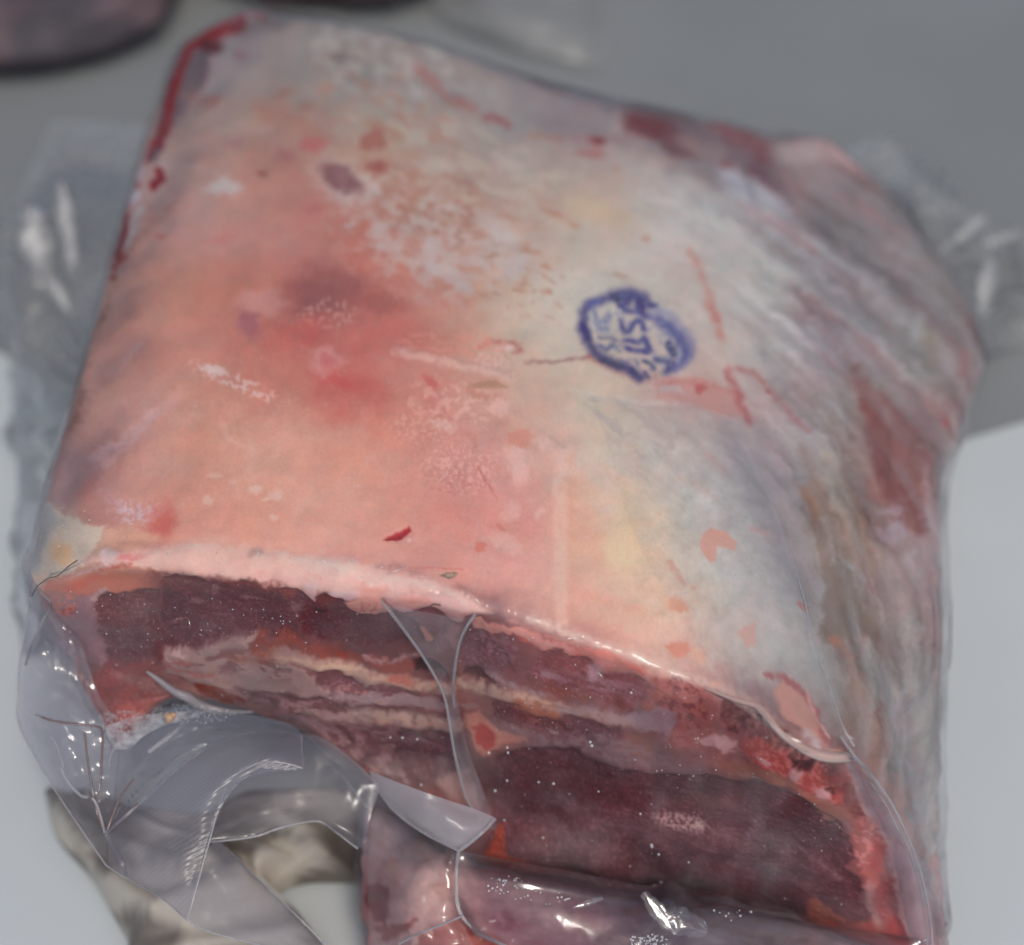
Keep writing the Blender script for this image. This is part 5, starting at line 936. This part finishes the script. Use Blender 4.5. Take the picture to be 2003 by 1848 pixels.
# ------------------------------------------------------------------ the pack underneath
under = empty("packed_meat_cut", tuple(at(1200, 1800, 0)))
tag(under, "smaller vacuum-packed cut lying under the big joint, white fat with red patches", "meat")
UR = [
 [(735,1520,.035),(780,1535,.045),(850,1560,.045),(1000,1630,.036),(1300,1690,.034),(1600,1740,.040),(1850,1790,.030)],
 [(715,1600,.034),(775,1610,.048),(850,1630,.050),(1000,1680,.042),(1300,1730,.038),(1600,1780,.044),(1850,1830,.030)],
 [(709,1690,.032),(770,1700,.055),(850,1710,.065),(1000,1740,.062),(1300,1790,.054),(1600,1830,.046),(1850,1870,.030)],
 [(712,1790,.028),(770,1795,.052),(850,1800,.063),(1000,1815,.062),(1300,1850,.054),(1600,1880,.046),(1850,1910,.028)],
 [(730,1880,.022),(780,1890,.045),(850,1900,.056),(1000,1910,.056),(1300,1930,.050),(1600,1950,.042),(1850,1980,.026)],
 [(760,1960,.015),(800,1980,.03),(860,1990,.04),(1000,2000,.042),(1300,2010,.038),(1600,2030,.032),(1850,2050,.02)]]
P3 = np.array([[np.concatenate([at(*p), p[:2]]) for p in r] for r in UR])
l = P3[:, :1].copy(); l[..., :3] += (.002, .004, -.03); l[..., 2] = np.maximum(l[..., 2], .004); P3 = np.concatenate([l, P3], 1)
t = P3[:1].copy(); t[..., :3] += (0, .08, -.01); b = P3[-1:].copy(); b[..., :3] += (0, -.02, -.03); b[..., 2] = np.maximum(b[..., 2], .004)
P3 = np.concatenate([t, P3, b], 0)
gu = grid_eval(P3, [-.4, 0, 1, 2, 3, 5, 7, 9], np.arange(P3.shape[0]), 240, 200); XU = gu[..., :3]; cu = gu[..., 3:].reshape(-1, 2); NN = grid_normals(XU); NN *= np.sign((NN[100, 120] @ (CAM - XU[100, 120])))
Pu = Paint(cu[:, 0], cu[:, 1])
Pu.base([(800,1600,(150,135,140)),(760,1650,(196,172,170)),(850,1720,(212,180,170)),(800,1800,(208,176,166)),(740,1760,(150,80,80)),(900,1830,(150,95,90)),(1000,1760,(138,92,98)),(1100,1800,(128,82,90)),(1200,1800,(100,72,78)),(1300,1820,(92,78,88)),(1400,1850,(96,82,90)),(1500,1850,(110,95,98)),(1600,1850,(112,90,92)),(1700,1850,(150,125,125)),(1820,1860,(160,140,140))], 60)
Pu.poly('Z6', [(120,790),(180,720),(235,750),(245,900),(230,960),(150,950)], (122,28,30), 5, 6); Pu.poly('Z6', [(210,960),(300,970),(380,920),(340,1000),(250,1030),(180,1077),(150,1000)], (138,60,54), 6, 7, .9)
Pu.ell('Z6', 260, 660, 40, 90, 0, (176,124,108), .5, 8, .8); Pu.ell('Z6', 600, 610, 40, 60, 0, (140,100,100), .5, 6, .8); Pu.ell('Z6', 560, 740, 60, 60, -30, (184,132,116), .6, 8, .6); Pu.ell('Z6', 440, 800, 160, 80, 0, (186,152,138), .7, 8, .5)
Pu.poly('Z6', [(420,1010),(640,920),(800,1000),(950,1077),(900,1200),(400,1200)], (142,72,64), 8, 7, .9); Pu.ell('Z6', 900, 930, 90, 60, 20, (122,56,66), .6, 8, .9); Pu.mottle('Z6', 1100, 900, 500, 160, 10, (146,104,108), 40, .05, .2, .7, 0, 5); Pu.line('Z6', [(1100,830),(1400,960),(1600,1060)], (150,120,116), 12, 8, 8, .7)
Pu.col *= (1 + .04 * fbm(Pu.X, Pu.Y, 20, 4, 4))[:, None]
hu = (.0012 * fbm(Pu.X, Pu.Y, 60, 4, 9)).reshape(200, 240)
mesh_np("fat_and_lean", (XU + NN * hu[..., None]).reshape(-1, 3), quads(200, 240), M_FAT, under, np.clip(lin(np.clip(Pu.col, 4, 250)) * KALB, .004, .9))
gf = grid_eval(P3, [-.4, 0, 1, 2, 3, 5, 7, 9], np.arange(P3.shape[0]), 160, 140); Xf = gf[..., :3]; Nf = grid_normals(Xf); Nf *= np.sign((Nf[70, 80] @ (CAM - Xf[70, 80]))); cf = gf[..., 3:]
mesh_np("shrink_wrap", (Xf + Nf * (.002 + .0012 * fbm(cf[..., 0], cf[..., 1], 60, 4, 19))[..., None]).reshape(-1, 3), quads(140, 160), M_WRAP, under, np.full((140 * 160, 3), .12))
fix_parent(under)
# film of the joint that drapes over the pack below, with its glare
o = netfilm("bag_skirt", [
 [(898,1663,.0845),(1000,1682,.078),(1100,1700,.073),(1250,1730,.068),(1400,1764,.064),(1550,1796,.060),(1700,1820,.057),(1826,1838,.055)],
 [(896,1690,.082),(990,1705,.082),(1100,1728,.079),(1250,1752,.074),(1400,1780,.070),(1550,1808,.064),(1700,1832,.060),(1828,1856,.054)],
 [(896,1740,.078),(960,1760,.080),(1100,1775,.078),(1250,1790,.074),(1400,1810,.070),(1550,1830,.064),(1700,1850,.060),(1830,1880,.052)],
 [(905,1790,.074),(965,1800,.079),(1100,1830,.075),(1250,1850,.072),(1400,1870,.068),(1550,1880,.066),(1700,1900,.056),(1832,1920,.048)],
 [(930,1830,.072),(1010,1860,.078),(1120,1890,.073),(1260,1910,.069),(1400,1930,.064),(1550,1940,.065),(1700,1960,.052),(1834,1980,.044)]], M_CLEAR, root, (300, 150), .0005, 150, 41, crk=.0005, cs=110,
 fold=lambda c: .0070 * np.exp(-(((c[..., 0] - 1290) * .80 + (c[..., 1] - 1782) * .60) / 32) ** 2) * np.exp(-(((c[..., 0] - 1300) * -.6 + (c[..., 1] - 1790) * .8) / 55) ** 2)
   - .0015 * np.exp(-(((c[..., 0] - 1348) * .80 + (c[..., 1] - 1790) * .60) / 22) ** 2) + .0005 * np.exp(-((c[..., 1] - 1712 - (c[..., 0] - 950) * .17) / 9) ** 2) * (c[..., 0] < 1350))
M_WRAP2 = film_mat('skirt_film', haze=0.07, color=(0.6, 0.57, 0.6), tint=(.97, .96, .97), rough=0.14, gloss=.8, noise_scale=60, bump=.08)
o2 = netfilm("bag_skirt", [
 [(738,1540,.080),(770,1580,.080),(810,1612,.081),(850,1638,.083),(898,1663,.0842)],
 [(728,1620,.074),(770,1650,.076),(820,1680,.078),(860,1700,.079),(896,1720,.078)],
 [(720,1700,.066),(770,1730,.072),(820,1755,.075),(860,1775,.075),(900,1790,.073)],
 [(722,1790,.058),(775,1815,.066),(830,1830,.070),(875,1845,.070),(930,1860,.068)],
 [(735,1890,.050),(790,1900,.060),(840,1910,.064),(890,1920,.064),(940,1930,.062)]], M_WRAP2, root, (100, 120), .0006, 110, 43, crk=.0012, cs=80)
t1 = tube("film_edge", [at(*p) for p in [(897,1663,.085),(893,1700,.081),(893,1750,.078),(903,1790,.075),(935,1822,.072),(990,1850,.070),(1040,1880,.068)]], .0006, M_EDGE, root)
t2 = tube("film_edge", [at(*p) for p in [(905,1790,.076),(870,1805,.074),(820,1825,.071),(780,1845,.066)]], .0004, M_MILK, root)
bb = np.concatenate([scatter(990, 1730, 46, 18, 34), scatter(1060, 1756, 60, 14, 16), scatter(1268, 1840, 40, 14, 70), scatter(1370, 1790, 120, 14, 14)])
b3 = beads("air_bubbles", np.array([at(x, y, .083 - (x - 950) * .00002) for x, y in bb]), rng.uniform(.0002, .0005, len(bb)), M_ICE, root)
# added film facets, turned halfway between sun and camera to make glare
def facet(c0, w, l, ang, mat, name="glare_facet", bend=.12, wob=.05, seed=1, n=24, off=(0, 0, 0)):
    v = CAM - c0; v /= np.linalg.norm(v); hn = v + np.array(SDIR) + np.array(off); hn /= np.linalg.norm(hn)
    e1 = np.array([math.cos(ang), 0, 0]) + UP * -math.sin(ang); e1 -= hn * (e1 @ hn); e1 /= np.linalg.norm(e1); e2 = np.cross(hn, e1)
    s, t = np.meshgrid(np.linspace(-1, 1, n), np.linspace(-1, 1, n)); tw = 1 - .55 * np.abs(s) ** 1.5 + .25 * fbm(s * 3 + seed, s * 0 + seed, 1, 2, seed)
    h = -bend * l * (s ** 2) * .35 - bend * w * (t ** 2) * 1.2 + wob * w * fbm(s * 2.2 + seed, t * 1.2, 1, 3, seed)
    X = c0 + e1 * (s * l)[..., None] + e2 * (t * w * tw)[..., None] + hn * h[..., None]
    return mesh_np(name, X.reshape(-1, 3), quads(n, n), mat, root)
M_FLASH = film_mat("flashing_film", haze=.10, color=(.6, .6, .63), tint=(.93, .93, .95), rough=.12, gloss=1.0, noise_scale=90, bump=.08, bump_scale=220)
M_DULLF = film_mat("soft_glint_film", haze=.25, color=(.7, .7, .7), tint=(.96, .96, .96), rough=.35, gloss=1.0, noise_scale=60, bump=.3, bump_scale=60)
fx = [facet(at(1290, 1785, .083), .0026, .0080, R(52), M_FLASH, seed=3, wob=.02, bend=.06), facet(at(1338, 1803, .081), .0042, .0080, R(20), M_FLASH, seed=5, off=(.18, .1, 0)), facet(at(1150, 1765, .083), .0010, .0050, R(-18), M_FLASH, seed=7, off=(.1, 0, .1)),
      facet(at(1795, 1843, .066), .0008, .0030, R(-20), M_FLASH, seed=8),
      facet(at(72, 470, .075), .007, .014, R(80), M_DULLF, seed=9, off=(.12, 0, .1)), facet(at(132, 450, .075), .0035, .020, R(82), M_DULLF, seed=11), facet(at(112, 570, .07), .003, .010, R(60), M_DULLF, seed=12, off=(-.1, 0, .1)),
      facet(at(1860, 480, .055), .003, .020, R(-42), M_DULLF, seed=13, off=(.1, .1, .1)), facet(at(1930, 560, .05), .004, .012, R(-80), M_DULLF, seed=14, off=(.2, .1, .1)), facet(at(1950, 470, .04), .002, .012, R(-20), M_DULLF, seed=15, off=(.15, .1, .1))]
for k_, (x_, y_, w_, l_, a_) in enumerate([(508,1093,.0006,.0011,60),(636,1107,.0004,.0012,20),(692,1106,.0005,.0012,70),(748,1119,.0003,.0010,-10),(778,1125,.00035,.0032,-22),(826,1136,.0003,.0014,-20),(915,1166,.0003,.0014,70),(932,1176,.0003,.0010,-20),(1120,1243,.00025,.0040,-4),(375,1200,.0003,.0012,80),(622,1216,.0003,.0004,30),(1648,1447,.0004,.0014,40),(1180,1302,.0004,.0012,50)]):
    fx.append(facet(surf(x_, y_, .0034)[0], w_, l_, R(a_), M_FLASH, "glint_facet", .2, .1, 20 + k_, 12))  # small added facets that put glints on the ridge and face
inv = root.matrix_world.inverted()
for q_ in fx: q_.parent = bpy.data.objects["shrink_wrap"]
for q_ in (o, o2, t1, t2, b3): q_.matrix_parent_inverse = inv

wrap_ = bpy.data.objects["shrink_wrap"]; crease_ = bpy.data.objects["film_crease"]
from mathutils import Matrix
for c_ in list(root.children):
    st_ = c_.name.split('.')[0]
    if st_ in ("film_edge", "film_fold", "frost_crystals", "air_bubbles"): c_.parent = wrap_; c_.matrix_parent_inverse = Matrix.Identity(4)
    elif st_ == "crease_rib": c_.parent = crease_; c_.matrix_parent_inverse = Matrix.Identity(4)
# ------------------------------------------------------------------ other packs, far out of focus
def lump(name, c, rx, ry, rz, colf, mat, parent, n=64, seed=1, amp=.1):
    th = np.linspace(0, math.pi, n); ph = np.linspace(0, 2 * math.pi, 2 * n); T_, Pp = np.meshgrid(th, ph, indexing='ij')
    d = 1 + amp * fbm(Pp * 8, T_ * 8, 6, 3, seed)
    sx = np.sign(np.cos(Pp)) * np.abs(np.cos(Pp)) ** .8; sy = np.sign(np.sin(Pp)) * np.abs(np.sin(Pp)) ** .8; s_ = np.abs(np.sin(T_)) ** .7
    X = np.stack([c[0] + rx * d * s_ * sx, c[1] + ry * d * s_ * sy, c[2] + rz * d * np.cos(T_)], -1); X[..., 2] = np.maximum(X[..., 2], .0045)
    V = X.reshape(-1, 3); return mesh_np(name, V, quads(n, 2 * n), mat, parent, np.clip(colf(V), .003, .9))
def colnoise(a, b, s, seed):
    a = lin(a) * KALB; b = lin(b) * KALB
    def f(V): m = sstep(-.2, .3, fbm(V[:, 0], V[:, 1] + V[:, 2], s, 4, seed))[:, None]; return a * (1 - m) + b * m
    return f
c0 = at(620, -60, .035)
far = empty("packed_meat_loaf", (c0[0], c0[1] + .0, 0)); tag(far, "dark red packed meat lying beyond the joint, cut off by the top of the picture", "meat")
lump("lean_meat", (c0[0], c0[1] + .07, .035), .085, .075, .04, colnoise((62,40,42), (96,62,62), .04, 3), M_LEAN, far, seed=3)
lump("shrink_wrap", (c0[0], c0[1] + .07, .035), .088, .078, .043, lambda V: np.full((len(V), 3), .1), M_WRAP, far, seed=3)
q0 = [(860,-60,.012),(1000,-60,.02),(1120,-60,.018),(1188,-60,.006)]; 
netfilm("bag_tail", [q0, [(850,10,.012),(980,20,.02),(1110,20,.018),(1188,20,.006)], [(900,50,.010),(1000,60,.015),(1110,70,.015),(1188,90,.006)], [(960,80,.006),(1040,100,.010),(1120,120,.008),(1184,138,.005)]], M_TAIL, far, (50, 40), .001, 90, 51)
fix_parent(far)
c1 = at(0, -30, .03) - np.array([.0, .012, 0])
far2 = empty("packed_meat_loaf", (c1[0], c1[1], 0)); tag(far2, "dark purple-grey wrapped pack in the far left corner behind the joint", "meat")
M_SOFT = film_mat('dull_film', haze=.35, color=(.10, .095, .11), rough=.6, gloss=.15)
lump("lean_meat", (c1[0] - .02, c1[1] + .035, .02), .11, .075, .025, colnoise((84,76,82), (112,92,94), .05, 5), M_LEAN, far2, seed=5, amp=.05)
lump("shrink_wrap", (c1[0] - .02, c1[1] + .035, .02), .114, .079, .028, lambda V: np.ones((len(V), 3)), M_SOFT, far2, seed=5, amp=.05)
fix_parent(far2)
# beige wrapped piece on the table, lower left
def pillow(name, outline, zt, mat, parent, colf, rings=14, seed=1):
    p = np.array([at(x, y, 0.004)[:2] for x, y in outline]); k = np.arange(len(p) + 1); q = pchip(k, np.vstack([p, p[:1]]), np.linspace(0, len(p), 160)[:-1]); c = q.mean(0)
    V = []; F = []; n = len(q)
    for r in range(rings + 1):
        t = r / rings; s_ = 1 - t
        for j in range(n):
            xy = c + (q[j] - c) * (1 - t ** 1.6); z = .004 + zt * (1 - (1 - t) ** 3) * (1 + .25 * math.sin(j * .31 + r))
            V.append((xy[0], xy[1], z))
    for r in range(rings):
        for j in range(n): F.append((r * n + j, r * n + (j + 1) % n, (r + 1) * n + (j + 1) % n, (r + 1) * n + j))
    V = np.array(V); return mesh_np(name, V, F, mat, parent, np.clip(colf(V), .003, .9))
OUT = [(88,1555),(130,1565),(250,1600),(400,1620),(520,1560),(712,1560),(718,1640),(712,1722),(600,1728),(540,1755),(570,1800),(650,1900),(300,1900),(245,1830),(180,1720),(112,1640)]
c2_ = at(380, 1720, 0)
low = empty("wrapped_packet", tuple(c2_)); tag(low, "beige and brown wrapped piece lying on the white table below the loose bag corner", "meat")
pillow("meat_piece", OUT, .018, M_FLANK, low, colnoise((92,86,80), (150,144,134), .035, 8))
fix_parent(low)
